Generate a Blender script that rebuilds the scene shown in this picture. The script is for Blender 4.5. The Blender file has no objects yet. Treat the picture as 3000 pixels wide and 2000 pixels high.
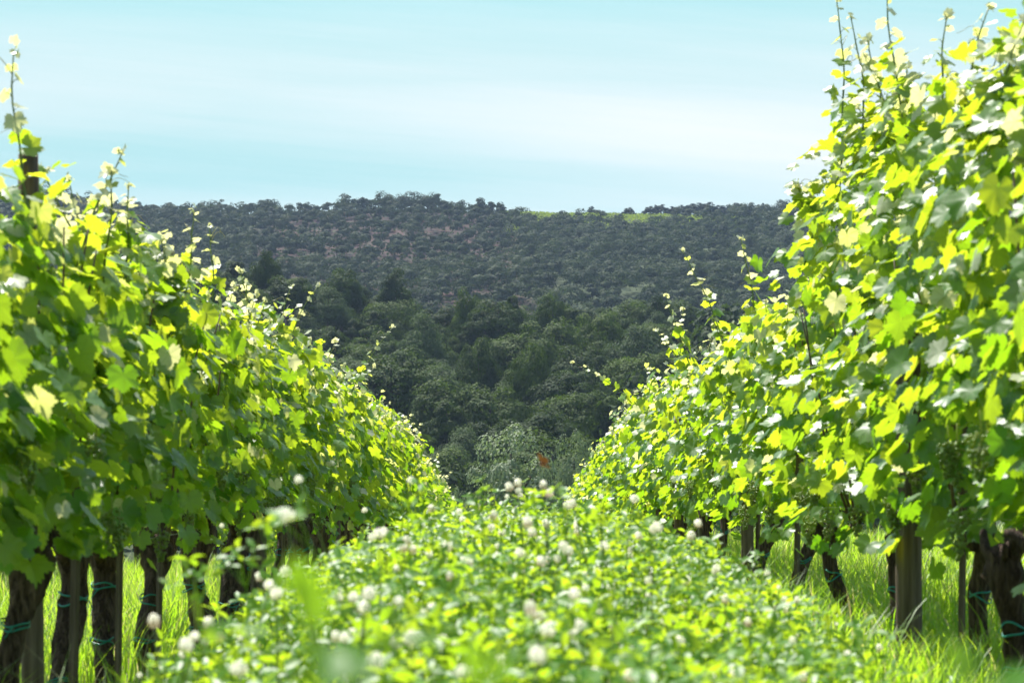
import bpy, math, random
import numpy as np
from mathutils import Vector, Matrix

scene = bpy.context.scene
col = scene.collection
R = math.radians

# ------------------------------------------------------------------ camera, sky, sun, exposure
LENS = 70.0
FPX = LENS / 36.0 * 3000.0                       # focal length in photo pixels
cam_d = bpy.data.cameras.new("camera")
cam = bpy.data.objects.new("camera", cam_d)
col.objects.link(cam)
cam.location = (0, 0, 0)
cam.rotation_euler = (R(90), 0, 0)
cam_d.lens = LENS
cam_d.sensor_width = 36
cam_d.clip_start = 0.05
cam_d.clip_end = 12000
cam_d.dof.use_dof = True
cam_d.dof.focus_distance = 28.0
cam_d.dof.aperture_fstop = 6.8
scene.camera = cam

SUN_EL, SUN_AZ = 56.0, -25.0                     # azimuth from straight ahead (+y), negative = to the left
sd = Vector((math.sin(R(SUN_AZ)) * math.cos(R(SUN_EL)), math.cos(R(SUN_AZ)) * math.cos(R(SUN_EL)), math.sin(R(SUN_EL))))
sun_d = bpy.data.lights.new("sun", 'SUN')
sun_d.energy = 5.0
sun_d.angle = R(0.5)
sun_d.color = (1.0, 0.965, 0.90)
sun = bpy.data.objects.new("sun", sun_d)
sun.rotation_euler = (-sd).to_track_quat('-Z', 'Y').to_euler()
col.objects.link(sun)

scene.view_settings.view_transform = 'Standard'
scene.view_settings.look = 'None'
scene.view_settings.gamma = 1.0
scene.view_settings.exposure = 1.3
scene.view_settings.use_curve_mapping = False
cy = scene.cycles
cy.max_bounces = 8
cy.diffuse_bounces = 3
cy.glossy_bounces = 2
cy.transmission_bounces = 4
cy.transparent_max_bounces = 4
cy.volume_bounces = 0
cy.caustics_reflective = False
cy.caustics_refractive = False
cy.use_denoising = True
cy.sample_clamp_indirect = 4.0


class NT:
    """small node-tree builder"""
    def __init__(s, tree):
        s.t = tree
        tree.nodes.clear()

    def n(s, kind, **kw):
        nd = s.t.nodes.new(kind)
        for k, v in kw.items():
            if k.startswith('i_'):
                key = k[2:]
                key = int(key) if key.isdigit() else key.replace('_', ' ')
                if isinstance(v, bpy.types.NodeSocket):
                    s.t.links.new(v, nd.inputs[key])
                else:
                    nd.inputs[key].default_value = v
            else:
                setattr(nd, k, v)
        return nd

    def m(s, op, a, b=0.0, c=None, clamp=False):
        nd = s.t.nodes.new('ShaderNodeMath')
        nd.operation = op
        nd.use_clamp = clamp
        for i, v in enumerate((a, b, c)):
            if v is None:
                continue
            if isinstance(v, bpy.types.NodeSocket):
                s.t.links.new(v, nd.inputs[i])
            else:
                nd.inputs[i].default_value = v
        return nd.outputs[0]

    def mix(s, f, a, b, blend='MIX'):
        nd = s.t.nodes.new('ShaderNodeMix')
        nd.data_type = 'RGBA'
        nd.blend_type = blend
        for sock, v in ((nd.inputs[0], f), (nd.inputs[6], a), (nd.inputs[7], b)):
            if isinstance(v, bpy.types.NodeSocket):
                s.t.links.new(v, sock)
            else:
                sock.default_value = v if not isinstance(v, tuple) else ((*v, 1.0) if len(v) == 3 else v)
        return nd.outputs[2]

    def smooth(s, v, a, b):
        nd = s.n('ShaderNodeMapRange', interpolation_type='SMOOTHSTEP', i_0=v, i_1=a, i_2=b, i_3=0.0, i_4=1.0)
        return nd.outputs[0]

    def link(s, a, b):
        s.t.links.new(a, b)


world = bpy.data.worlds.new("World")
scene.world = world
world.use_nodes = True
w = NT(world.node_tree)
sky = w.n('ShaderNodeTexSky', sky_type='NISHITA', sun_disc=False, sun_elevation=R(SUN_EL), sun_rotation=R(SUN_AZ),
          altitude=200.0, air_density=1.0, dust_density=0.6, ozone_density=1.6)
tc = w.n('ShaderNodeTexCoord')
sp = w.n('ShaderNodeSeparateXYZ', i_0=tc.outputs['Generated'])
az = w.m('DIVIDE', sp.outputs[0], w.m('MAXIMUM', w.m('ABSOLUTE', sp.outputs[1]), 0.05))
el = w.m('DIVIDE', sp.outputs[2], w.m('MAXIMUM', w.m('ABSOLUTE', sp.outputs[1]), 0.05))
# thin high cloud sheets lying in long flat streaks just above the hills
cv = w.n('ShaderNodeCombineXYZ', i_0=w.m('MULTIPLY', az, 2.2), i_1=w.m('MULTIPLY', el, 34.0), i_2=0.3)
nz = w.n('ShaderNodeTexNoise', i_Vector=cv.outputs[0], i_Scale=1.0, i_Detail=4.0, i_Roughness=0.5)
wob = w.m('MULTIPLY', w.m('SUBTRACT', nz.outputs[0], 0.5), 0.030)
q = w.m('ADD', w.m('ADD', el, w.m('MULTIPLY', az, 0.080)), wob)
q = w.m('DIVIDE', w.m('SUBTRACT', q, 0.1120), w.m('ADD', 0.019, w.m('MULTIPLY', w.m('ADD', az, 0.257, clamp=True), 0.030)))
band = w.m('MULTIPLY', w.m('POWER', 2.718, w.m('MULTIPLY', w.m('MULTIPLY', q, q), -1.0)), w.m('ADD', 0.35, w.m('MULTIPLY', w.smooth(az, -0.26, 0.12), 0.60)))
veil = w.m('MULTIPLY', w.smooth(w.m('ADD', el, wob), 0.178, 0.135), 0.50)
pocket = w.m('MULTIPLY', w.m('MULTIPLY', w.smooth(w.m('ADD', el, wob), 0.122, 0.095), w.smooth(el, 0.060, 0.085)), w.smooth(az, 0.16, -0.12))
veil = w.m('MULTIPLY', veil, w.m('SUBTRACT', 1.0, w.m('MULTIPLY', pocket, 0.9)))
cv2 = w.n('ShaderNodeCombineXYZ', i_0=w.m('MULTIPLY', az, 5.0), i_1=w.m('MULTIPLY', w.m('ADD', el, w.m('MULTIPLY', az, 0.085)), 120.0), i_2=1.7)
nz2 = w.n('ShaderNodeTexNoise', i_Vector=cv2.outputs[0], i_Scale=1.0, i_Detail=6.0, i_Roughness=0.6)
cl = w.m('MAXIMUM', band, veil)
cl = w.m('ADD', cl, w.m('MULTIPLY', w.m('SUBTRACT', nz2.outputs[0], 0.5), 0.45), clamp=True)
horiz = w.smooth(sp.outputs[2], 0.45, 0.12)
sky_s = w.mix(1.0, sky.outputs[0], (0.125, 0.115, 0.100), 'MULTIPLY')
CYAN = (0.196, 0.336, 0.347)
WHITE = (0.385, 0.412, 0.422)
low_c = w.mix(cl, CYAN, WHITE)
full = w.mix(horiz, sky_s, low_c)
# Background strength 0.1 as for the raw sky; the low band is given in the same units
full10 = w.mix(1.0, full, (10.0, 10.0, 10.0), 'MULTIPLY')
bg = w.n('ShaderNodeBackground', i_Color=full10, i_Strength=0.1)
wo = w.n('ShaderNodeOutputWorld')
w.link(bg.outputs[0], wo.inputs[0])


# ------------------------------------------------------------------ helpers
def tag(o, label=None, cat=None, group=None, kind=None):
    if label: o['label'] = label
    if cat: o['category'] = cat
    if group: o['group'] = group
    if kind: o['kind'] = kind
    return o


def link(name, data, parent=None, loc=(0, 0, 0), rot=(0, 0, 0), scale=(1, 1, 1)):
    o = bpy.data.objects.new(name, data)
    col.objects.link(o)
    if parent is not None:
        o.parent = parent
    o.location = loc
    o.rotation_euler = rot
    o.scale = scale
    return o


def make_mesh(name, V, F, mat, attr=None, smooth=True):
    """V (n,3); F (m,k) array or list of such arrays; attr (n,3) stored as the vector attribute 'lc'"""
    me = bpy.data.meshes.new(name)
    V = np.ascontiguousarray(V, dtype=np.float32)
    Fs = F if isinstance(F, list) else [F]
    Fs = [np.asarray(f, dtype=np.int32) for f in Fs if len(f)]
    me.vertices.add(len(V))
    me.vertices.foreach_set('co', V.ravel())
    loops = np.concatenate([f.ravel() for f in Fs])
    tot = np.concatenate([np.full(len(f), f.shape[1], dtype=np.int32) for f in Fs])
    start = np.concatenate([[0], np.cumsum(tot)[:-1]]).astype(np.int32)
    me.loops.add(len(loops))
    me.loops.foreach_set('vertex_index', loops)
    me.polygons.add(len(tot))
    me.polygons.foreach_set('loop_start', start)
    me.polygons.foreach_set('loop_total', tot)
    me.polygons.foreach_set('use_smooth', np.full(len(tot), smooth, dtype=bool))
    me.update(calc_edges=True)
    me.validate()
    if attr is not None:
        a = me.attributes.new('lc', 'FLOAT_VECTOR', 'POINT')
        a.data.foreach_set('vector', np.ascontiguousarray(attr, dtype=np.float32).ravel())
    if mat is not None:
        me.materials.append(mat)
    return me


class Acc:
    """collects pieces of one mesh"""
    def __init__(s):
        s.V, s.F, s.A, s.n = [], {}, [], 0

    def add(s, V, F, A=None):
        V = np.asarray(V, dtype=np.float32)
        F = F if isinstance(F, list) else [F]
        for f in F:
            f = np.asarray(f, dtype=np.int32)
            if len(f):
                s.F.setdefault(f.shape[1], []).append(f + s.n)
        s.V.append(V)
        s.A.append(np.zeros_like(V) if A is None else np.asarray(A, dtype=np.float32))
        s.n += len(V)

    def mesh(s, name, mat, smooth=True):
        return make_mesh(name, np.concatenate(s.V), [np.concatenate(x) for x in s.F.values()], mat, np.concatenate(s.A), smooth)


def unit(v):
    return v / np.maximum(np.linalg.norm(v, axis=-1, keepdims=True), 1e-9)


def frames(nrm, tip):
    """rows: x side, y tip, z normal -> (N,3,3)"""
    n = unit(nrm)
    t = tip - (tip * n).sum(-1, keepdims=True) * n
    t = unit(t)
    b = np.cross(t, n)
    return np.stack([b, t, n], axis=1)


def scatter(T, TF, P, Fr, S, var, attr_xy=True):
    """copies template T (V,3) with faces TF at P with frames Fr and sizes S into arrays"""
    N, Vn = len(P), len(T)
    S = np.asarray(S)
    if S.ndim == 1:
        S = np.repeat(S[:, None], 3, 1)
    pts = np.einsum('vk,nk,nkj->nvj', T, S, Fr) + P[:, None, :]
    A = np.empty((N, Vn, 3), np.float32)
    A[:, :, 0] = T[None, :, 0]
    A[:, :, 1] = T[None, :, 1]
    A[:, :, 2] = np.asarray(var)[:, None]
    out = []
    for f in (TF if isinstance(TF, list) else [TF]):
        ff = (np.asarray(f)[None] + (np.arange(N) * Vn)[:, None, None]).reshape(-1, np.asarray(f).shape[1])
        out.append(ff)
    return pts.reshape(-1, 3), out, A.reshape(-1, 3)


def tube(path, rad, sides=6, cap=True, var=0.0, twist=None, rough=None, rng=None):
    path = np.asarray(path, float)
    n = len(path)
    rad = np.broadcast_to(np.asarray(rad, float), (n,))
    tg = np.gradient(path, axis=0)
    tg = unit(tg)
    up = np.array([0.0, 0, 1]) if abs(tg[0][2]) < 0.9 else np.array([1.0, 0, 0])
    V = []
    a = unit(np.cross(up, tg[0])[None])[0]
    for i in range(n):
        a = a - tg[i] * (a @ tg[i])
        a = a / max(np.linalg.norm(a), 1e-9)
        b = np.cross(tg[i], a)
        ang = np.linspace(0, 2 * math.pi, sides, endpoint=False)
        rr = np.full(sides, rad[i])
        if rough is not None:
            rr = rr * rough[i]
        V.append(path[i] + np.outer(np.cos(ang) * rr, a) + np.outer(np.sin(ang) * rr, b))
    V = np.concatenate(V)
    F = []
    for i in range(n - 1):
        for k in range(sides):
            k2 = (k + 1) % sides
            F.append((i * sides + k, i * sides + k2, (i + 1) * sides + k2, (i + 1) * sides + k))
    fs = [np.array(F)]
    if cap:
        fs.append(np.array([list(range(sides))[::-1], [(n - 1) * sides + k for k in range(sides)]]))
    A = np.zeros((len(V), 3))
    A[:, 2] = var
    A[:, 1] = np.repeat(np.linspace(0, 1, n), sides)
    return V, fs, A


def arc(p0, p1, bend, n=8):
    p0, p1, bend = map(np.asarray, (p0, p1, bend))
    t = np.linspace(0, 1, n)[:, None]
    return p0 * (1 - t) + p1 * t + bend * (4 * t * (1 - t))


ORD = "first second third fourth fifth sixth seventh eighth ninth tenth eleventh twelfth thirteenth fourteenth fifteenth sixteenth seventeenth eighteenth nineteenth".split()
TENS = {20: "twent", 30: "thirt", 40: "fort", 50: "fift", 60: "sixt", 70: "sevent", 80: "eight", 90: "ninet"}


def ordinal(i):                                   # i from 1
    if i < 20: return ORD[i - 1]
    t, u = i // 10 * 10, i % 10
    return TENS[t] + ("ieth" if u == 0 else "y-" + ORD[u - 1])


# ------------------------------------------------------------------ terrain
CLOV_Y = [-5, 0.5, 1.5, 3.0, 4.4, 6.0, 8.0, 12.0, 16.0, 22.0, 30.0]
CLOV_T = [0.36, 0.38, 0.44, 0.53, 0.63, 0.70, 0.72, 0.68, 0.58, 0.47, 0.42]
CLOV_H = 0.46
KY = [75, 110, 160, 190, 230, 300, 375, 400, 470, 540, 600, 750, 900, 955, 1000, 1080, 1200, 1600, 3000, 9000]
KZ = [-10.4, -17.0, -25, -28, -24, -15, -4.5, -3.5, -10, -6, 8, 30, 53, 60, 61.0, 56, 40, 10, -20, -30]


def sstep(v, a, b):
    t = np.clip((v - a) / (b - a), 0, 1)
    return t * t * (3 - 2 * t)


def wave(x, y, s, seed):
    r = np.random.RandomState(seed)
    z = np.zeros(np.broadcast(x, y).shape)
    for k in range(5):
        a = r.uniform(0, 6.28)
        f = s * r.uniform(0.6, 2.2)
        z = z + np.sin((x * math.cos(a) + y * math.sin(a)) * f + r.uniform(0, 6.28)) / (1 + k * 0.4)
    return z / 2.5


def zslope(y):
    y = np.asarray(y, float)
    near = -0.82 - 0.0754 * y - 0.0010 * np.maximum(0, y - 12) ** 2
    return near


def zg(x, y):
    x = np.asarray(x, float)
    y = np.asarray(y, float)
    near = zslope(y) + 0.06 + 0.0387 * np.clip(x, -6, 6)
    hump = np.interp(y, CLOV_Y, CLOV_T) - CLOV_H - 0.06
    near = near + hump * np.exp(-(x / 0.95) ** 4)
    near = near + 0.02 * wave(x, y, 1.7, 3) * sstep(y, -3, 3)
    far = np.interp(y, KY, KZ)
    # smooth the knots a little by averaging neighbours
    far = 0.5 * far + 0.25 * (np.interp(y - 14, KY, KZ) + np.interp(y + 14, KY, KZ))
    far = far + 10.0 * sstep(-x, 12, 62) * sstep(y, 250, 360) * sstep(-y, -520, -430)
    far = far + (9.0 * sstep(-x, 165, 225) + 4.0 * np.exp(-((x + 50) / 45) ** 2)) * sstep(y, 700, 930)
    far = far - 14.0 * sstep(x, 190, 600) * sstep(y, 700, 930)
    far = far + (1.6 * wave(x, y, 0.035, 5) + 0.5 * wave(x, y, 0.12, 9)) * sstep(y, 170, 260)
    t = sstep(y, 70, 92)
    return near * (1 - t) + far * t


def px(x, y, z):
    return 1500 + x * FPX / y, 1000 - z * FPX / y


# ------------------------------------------------------------------ materials
def mat(name):
    m = bpy.data.materials.new(name)
    m.use_nodes = True
    m.use_backface_culling = False
    return m, NT(m.node_tree)


def finish(nt, shader):
    o = nt.n('ShaderNodeOutputMaterial')
    nt.link(shader, o.inputs[0])


def leaf_material(name, up_a, up_b, under, tr_a, tr_b, trans=0.5, rough=0.4, spec=0.5, veins=False, pale_tint=None, wax=0.0):
    m, t = mat(name)
    at = t.n('ShaderNodeAttribute', attribute_name='lc')
    s = t.n('ShaderNodeSeparateXYZ', i_0=at.outputs['Vector'])
    var = s.outputs[2]
    geo = t.n('ShaderNodeNewGeometry')
    upc = t.mix(var, up_a, up_b)
    trc = t.mix(var, tr_a, tr_b)
    und = under
    if pale_tint is not None:                          # var above 1: new downy tip leaves, plus sunlit white highlights painted in
        yf = t.smooth(var, 1.0, 1.6)
        upc = t.mix(yf, upc, pale_tint[0])
        trc = t.mix(yf, trc, pale_tint[1])
        und = t.mix(yf, under, pale_tint[0])
    if veins:
        X, Y = s.outputs[0], s.outputs[1]
        ang = t.m('ARCTAN2', X, Y)
        rad = t.m('SQRT', t.m('ADD', t.m('MULTIPLY', X, X), t.m('MULTIPLY', Y, Y)))
        d = None
        for a in (0.0, 0.95, -0.95, 1.95, -1.95):
            q = t.m('ABSOLUTE', t.m('MULTIPLY', t.m('SINE', t.m('SUBTRACT', ang, a)), rad))
            front = t.m('GREATER_THAN', t.m('COSINE', t.m('SUBTRACT', ang, a)), 0.0)
            q = t.m('ADD', q, t.m('SUBTRACT', 1.0, front))
            d = q if d is None else t.m('MINIMUM', d, q)
        vm = t.smooth(d, 0.045, 0.012)
        upc = t.mix(t.m('MULTIPLY', vm, 0.22), upc, (0.20, 0.28, 0.07))
        trc = t.mix(t.m('MULTIPLY', vm, 0.25), trc, (0.20, 0.30, 0.02))
        nz = t.n('ShaderNodeTexNoise', i_Scale=60.0, i_Detail=2.0)
        upc = t.mix(0.25, upc, t.mix(nz.outputs[0], (0.02, 0.05, 0.01), (0.14, 0.22, 0.04)))
    c = t.mix(geo.outputs['Backfacing'], upc, und)
    p = t.n('ShaderNodeBsdfPrincipled', i_Base_Color=c, i_Roughness=rough)
    p.inputs['Specular IOR Level'].default_value = spec
    if wax:
        p.inputs['Sheen Weight'].default_value = wax
        p.inputs['Sheen Roughness'].default_value = 0.4
    tr = t.n('ShaderNodeBsdfTranslucent', i_Color=trc)
    mx = t.n('ShaderNodeMixShader', i_0=trans, i_1=p.outputs[0], i_2=tr.outputs[0])
    finish(t, mx.outputs[0])
    return m


M = {}
M['vine_leaf'] = leaf_material('vine_leaf', (0.018, 0.100, 0.004), (0.055, 0.160, 0.007), (0.085, 0.18, 0.050),
                               (0.20, 0.50, 0.006), (0.70, 0.78, 0.030), trans=0.48, rough=0.42, spec=0.6, wax=0.08, veins=True,
                               pale_tint=((0.52, 0.53, 0.40), (0.80, 0.78, 0.34)))
M['vine_leaf_far'] = leaf_material('vine_leaf_far', (0.018, 0.100, 0.004), (0.055, 0.160, 0.007), (0.085, 0.18, 0.050),
                                   (0.20, 0.50, 0.006), (0.70, 0.78, 0.030), trans=0.48, rough=0.42, spec=0.6, wax=0.08,
                                   pale_tint=((0.52, 0.53, 0.40), (0.80, 0.78, 0.34)))
M['clover_leaf'] = leaf_material('clover_leaf', (0.055, 0.18, 0.012), (0.10, 0.22, 0.018), (0.11, 0.22, 0.06),
                                 (0.32, 0.55, 0.012), (0.52, 0.65, 0.028), trans=0.50, rough=0.45, spec=0.4)
M['grass'] = leaf_material('grass_blade', (0.07, 0.16, 0.02), (0.14, 0.20, 0.035), (0.10, 0.19, 0.03),
                           (0.36, 0.70, 0.012), (0.60, 0.80, 0.04), trans=0.47, rough=0.45, spec=0.4,
                           pale_tint=((0.36, 0.32, 0.16), (0.6, 0.52, 0.2)))


def tree_material(name, a, b, trans, tcol, spec=0.10):
    m, t = mat(name)
    at = t.n('ShaderNodeAttribute', attribute_name='lc')
    s = t.n('ShaderNodeSeparateXYZ', i_0=at.outputs['Vector'])
    oi = t.n('ShaderNodeObjectInfo')
    f = t.m('ADD', t.m('MULTIPLY', oi.outputs['Random'], 0.62), t.m('MULTIPLY', s.outputs[2], 0.38), clamp=True)
    c = t.mix(f, a, b)
    p = t.n('ShaderNodeBsdfPrincipled', i_Base_Color=c, i_Roughness=0.7)
    p.inputs['Specular IOR Level'].default_value = spec
    tr = t.n('ShaderNodeBsdfTranslucent', i_Color=t.mix(f, tuple(v * 0.7 for v in tcol), tcol))
    mx = t.n('ShaderNodeMixShader', i_0=trans, i_1=p.outputs[0], i_2=tr.outputs[0])
    finish(t, mx.outputs[0])
    return m


M['tree_dark'] = tree_material('dark_tree_leaf', (0.013, 0.030, 0.006), (0.038, 0.068, 0.009), 0.30, (0.060, 0.105, 0.010))
M['tree_mid'] = tree_material('mid_tree_leaf', (0.022, 0.048, 0.007), (0.070, 0.106, 0.014), 0.30, (0.085, 0.145, 0.012))
M['tree_grey'] = tree_material('grey_tree_leaf', (0.038, 0.066, 0.020), (0.066, 0.098, 0.032), 0.28, (0.10, 0.16, 0.05))
M['tree_silver'] = tree_material('silver_tree_leaf', (0.11, 0.155, 0.075), (0.22, 0.27, 0.155), 0.32, (0.20, 0.28, 0.10), 0.5)
M['tree_far'] = tree_material('far_tree_leaf', (0.022, 0.040, 0.015), (0.056, 0.078, 0.026), 0.30, (0.05, 0.080, 0.024))
M['cypress'] = tree_material('cypress_leaf', (0.012, 0.026, 0.012), (0.022, 0.038, 0.016), 0.15, (0.03, 0.06, 0.02))
M['far_vines'] = tree_material('far_vine_leaf', (0.11, 0.17, 0.03), (0.17, 0.23, 0.045), 0.35, (0.30, 0.40, 0.03))


def bark_material(name, dark, light, scale=30.0, stretch=0.15, bump=0.6):
    m, t = mat(name)
    tc = t.n('ShaderNodeTexCoord')
    mp = t.n('ShaderNodeMapping', i_Vector=tc.outputs['Object'])
    mp.inputs['Scale'].default_value = (1, 1, stretch)
    n1 = t.n('ShaderNodeTexNoise', i_Vector=mp.outputs[0], i_Scale=scale, i_Detail=6.0, i_Roughness=0.65)
    n2 = t.n('ShaderNodeTexNoise', i_Vector=mp.outputs[0], i_Scale=scale * 3.1, i_Detail=3.0)
    f = t.smooth(t.m('ADD', t.m('MULTIPLY', n1.outputs[0], 0.7), t.m('MULTIPLY', n2.outputs[0], 0.3)), 0.36, 0.64)
    c = t.mix(f, dark, light)
    oi = t.n('ShaderNodeObjectInfo')
    c = t.mix(t.m('MULTIPLY', oi.outputs['Random'], 0.35), c, tuple(v * 0.7 for v in dark))
    b = t.n('ShaderNodeBump', i_Strength=bump, i_Distance=0.02, i_Height=f)
    p = t.n('ShaderNodeBsdfPrincipled', i_Base_Color=c, i_Roughness=0.85, i_Normal=b.outputs[0])
    p.inputs['Specular IOR Level'].default_value = 0.2
    finish(t, p.outputs[0])
    return m


M['bark'] = bark_material('vine_bark', (0.036, 0.020, 0.013), (0.22, 0.145, 0.100), 38.0, 0.12, 1.0)
M['tree_bark'] = bark_material('tree_bark', (0.05, 0.04, 0.03), (0.14, 0.115, 0.09), 3.0, 0.2)
M['post'] = bark_material('post_wood', (0.085, 0.060, 0.042), (0.195, 0.148, 0.108), 26.0, 0.05, 0.5)
M['stake'] = bark_material('stake_wood', (0.075, 0.055, 0.038), (0.18, 0.135, 0.095), 40.0, 0.05, 0.4)


def plain(name, c, rough=0.6, metal=0.0, spec=0.4, noise=None):
    m, t = mat(name)
    cc = c
    if noise:
        n1 = t.n('ShaderNodeTexNoise', i_Scale=noise, i_Detail=4.0)
        cc = t.mix(t.smooth(n1.outputs[0], 0.35, 0.65), tuple(v * 0.72 for v in c), c)
    p = t.n('ShaderNodeBsdfPrincipled', i_Roughness=rough, i_Metallic=metal)
    if noise:
        t.link(cc, p.inputs['Base Color'])
    else:
        p.inputs['Base Color'].default_value = (*c, 1)
    p.inputs['Specular IOR Level'].default_value = spec
    finish(t, p.outputs[0])
    return m


M['shoot'] = leaf_material('green_shoot', (0.10, 0.17, 0.03), (0.16, 0.20, 0.05), (0.12, 0.18, 0.04), (0.3, 0.4, 0.05), (0.4, 0.45, 0.06), trans=0.2)
M['cane'] = plain('brown_cane', (0.13, 0.085, 0.045), 0.6, noise=50.0)
M['tendril'] = leaf_material('tendril', (0.25, 0.28, 0.08), (0.35, 0.33, 0.12), (0.25, 0.28, 0.08), (0.5, 0.5, 0.1), (0.6, 0.5, 0.15), trans=0.35)
M['tie'] = plain('green_tie', (0.012, 0.20, 0.155), 0.4, spec=0.5)
M['grape'] = leaf_material('green_grape', (0.13, 0.22, 0.035), (0.20, 0.26, 0.05), (0.13, 0.22, 0.035), (0.5, 0.6, 0.08), (0.6, 0.65, 0.1), trans=0.35, rough=0.3)
M['wire'] = plain('steel_wire', (0.42, 0.42, 0.42), 0.4, 0.8)
M['petal_orange'] = leaf_material('butterfly_wing', (0.44, 0.19, 0.06), (0.50, 0.22, 0.07), (0.40, 0.19, 0.07), (0.46, 0.20, 0.07), (0.50, 0.23, 0.08), trans=0.4)
M['insect'] = plain('insect_body', (0.04, 0.025, 0.02), 0.7)
M['stone'] = plain('tower_stone', (0.34, 0.30, 0.27), 0.85, noise=1.2)
M['slate'] = plain('spire_roof', (0.22, 0.16, 0.14), 0.8, noise=2.0)
M['opening_shade'] = plain('painted_belfry_opening', (0.03, 0.03, 0.03), 0.9)  # near-black colour in place of the shade inside the tower's openings


def clover_head_material():
    m, t = mat('clover_head')
    at = t.n('ShaderNodeAttribute', attribute_name='lc')
    s = t.n('ShaderNodeSeparateXYZ', i_0=at.outputs['Vector'])
    # x = age of the floret (old, lower florets wither brown), z = random per floret
    c = t.mix(s.outputs[0], (0.95, 0.93, 0.82), (0.40, 0.24, 0.10))
    c = t.mix(t.m('MULTIPLY', s.outputs[1], 0.5), c, (0.74, 0.78, 0.46))
    q = t.n('ShaderNodeBsdfPrincipled', i_Base_Color=c, i_Roughness=0.7)
    tr = t.n('ShaderNodeBsdfTranslucent', i_Color=t.mix(0.4, c, (0.98, 0.95, 0.80)))
    mx = t.n('ShaderNodeMixShader', i_0=0.62, i_1=q.outputs[0], i_2=tr.outputs[0])
    finish(t, mx.outputs[0])
    return m


M['clover_head'] = clover_head_material()


def ground_material():
    m, t = mat('ground')
    geo = t.n('ShaderNodeNewGeometry')
    s = t.n('ShaderNodeSeparateXYZ', i_0=geo.outputs['Position'])
    X, Y = s.outputs[0], s.outputs[1]
    n1 = t.n('ShaderNodeTexNoise', i_Vector=geo.outputs['Position'], i_Scale=5.0, i_Detail=6.0)
    n2 = t.n('ShaderNodeTexNoise', i_Vector=geo.outputs['Position'], i_Scale=28.0, i_Detail=4.0)
    near = t.mix(t.smooth(n1.outputs[0], 0.35, 0.62), (0.075, 0.115, 0.022), (0.13, 0.12, 0.06))
    near = t.mix(t.smooth(n2.outputs[0], 0.5, 0.7), near, (0.19, 0.16, 0.10))
    n3 = t.n('ShaderNodeTexNoise', i_Vector=geo.outputs['Position'], i_Scale=0.045, i_Detail=8.0, i_Roughness=0.65)
    n4 = t.n('ShaderNodeTexNoise', i_Vector=geo.outputs['Position'], i_Scale=0.3, i_Detail=6.0, i_Roughness=0.7)
    soil = t.mix(t.smooth(n3.outputs[0], 0.40, 0.60), (0.032, 0.019, 0.016), (0.060, 0.033, 0.027))
    soil = t.mix(t.smooth(n4.outputs[0], 0.48, 0.62), soil, (0.022, 0.030, 0.015))
    grassy = t.mix(n4.outputs[0], (0.025, 0.04, 0.016), (0.05, 0.065, 0.026))
    # bare cleared hillside in the middle of the far slope, scrub elsewhere
    patch = t.m('MULTIPLY', t.smooth(X, -125.0, -95.0), t.smooth(X, 22.0, -8.0))
    patch = t.m('MULTIPLY', patch, t.smooth(Y, 560.0, 620.0))
    patch = t.m('MULTIPLY', patch, t.smooth(t.m('ADD', Y, t.m('MULTIPLY', n3.outputs[0], 40.0)), 975.0, 940.0))
    far = t.mix(patch, grassy, soil)
    c = t.mix(t.smooth(Y, 80.0, 130.0), near, far)
    b = t.n('ShaderNodeBump', i_Strength=0.5, i_Distance=0.03, i_Height=n2.outputs[0])
    p = t.n('ShaderNodeBsdfPrincipled', i_Base_Color=c, i_Roughness=0.95, i_Normal=b.outputs[0])
    p.inputs['Specular IOR Level'].default_value = 0.1
    finish(t, p.outputs[0])
    return m


M['ground'] = ground_material()

# ------------------------------------------------------------------ ground sheet
ys = np.concatenate([np.arange(-12, 0, 1.0), np.arange(0, 30, 0.25), np.arange(30, 95, 1.0), np.arange(95, 260, 4.0), np.arange(260, 1100, 8.0),
                     np.array([1120, 1150, 1200, 1300, 1450, 1700, 2100, 2800, 4000, 6000, 9000])])
xs_h = np.concatenate([np.arange(0, 3, 0.2), np.arange(3, 9, 0.6), np.arange(9, 30, 3.0), np.arange(30, 130, 6.0), np.arange(130, 340, 10.0),
                       np.array([360, 420, 520, 700, 1000, 1500, 2500, 4500])])
xs = np.concatenate([-xs_h[:0:-1], xs_h])
GX, GY = np.meshgrid(xs, ys)
GZ = zg(GX, GY)
V = np.stack([GX, GY, GZ], -1).reshape(-1, 3)
nx, ny = len(xs), len(ys)
I = (np.arange(ny - 1)[:, None] * nx + np.arange(nx - 1)[None]).ravel()
F = np.stack([I, I + 1, I + nx + 1, I + nx], 1)
tag(link('ground', make_mesh('ground', V, F, M['ground'])), kind='structure')

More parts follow.
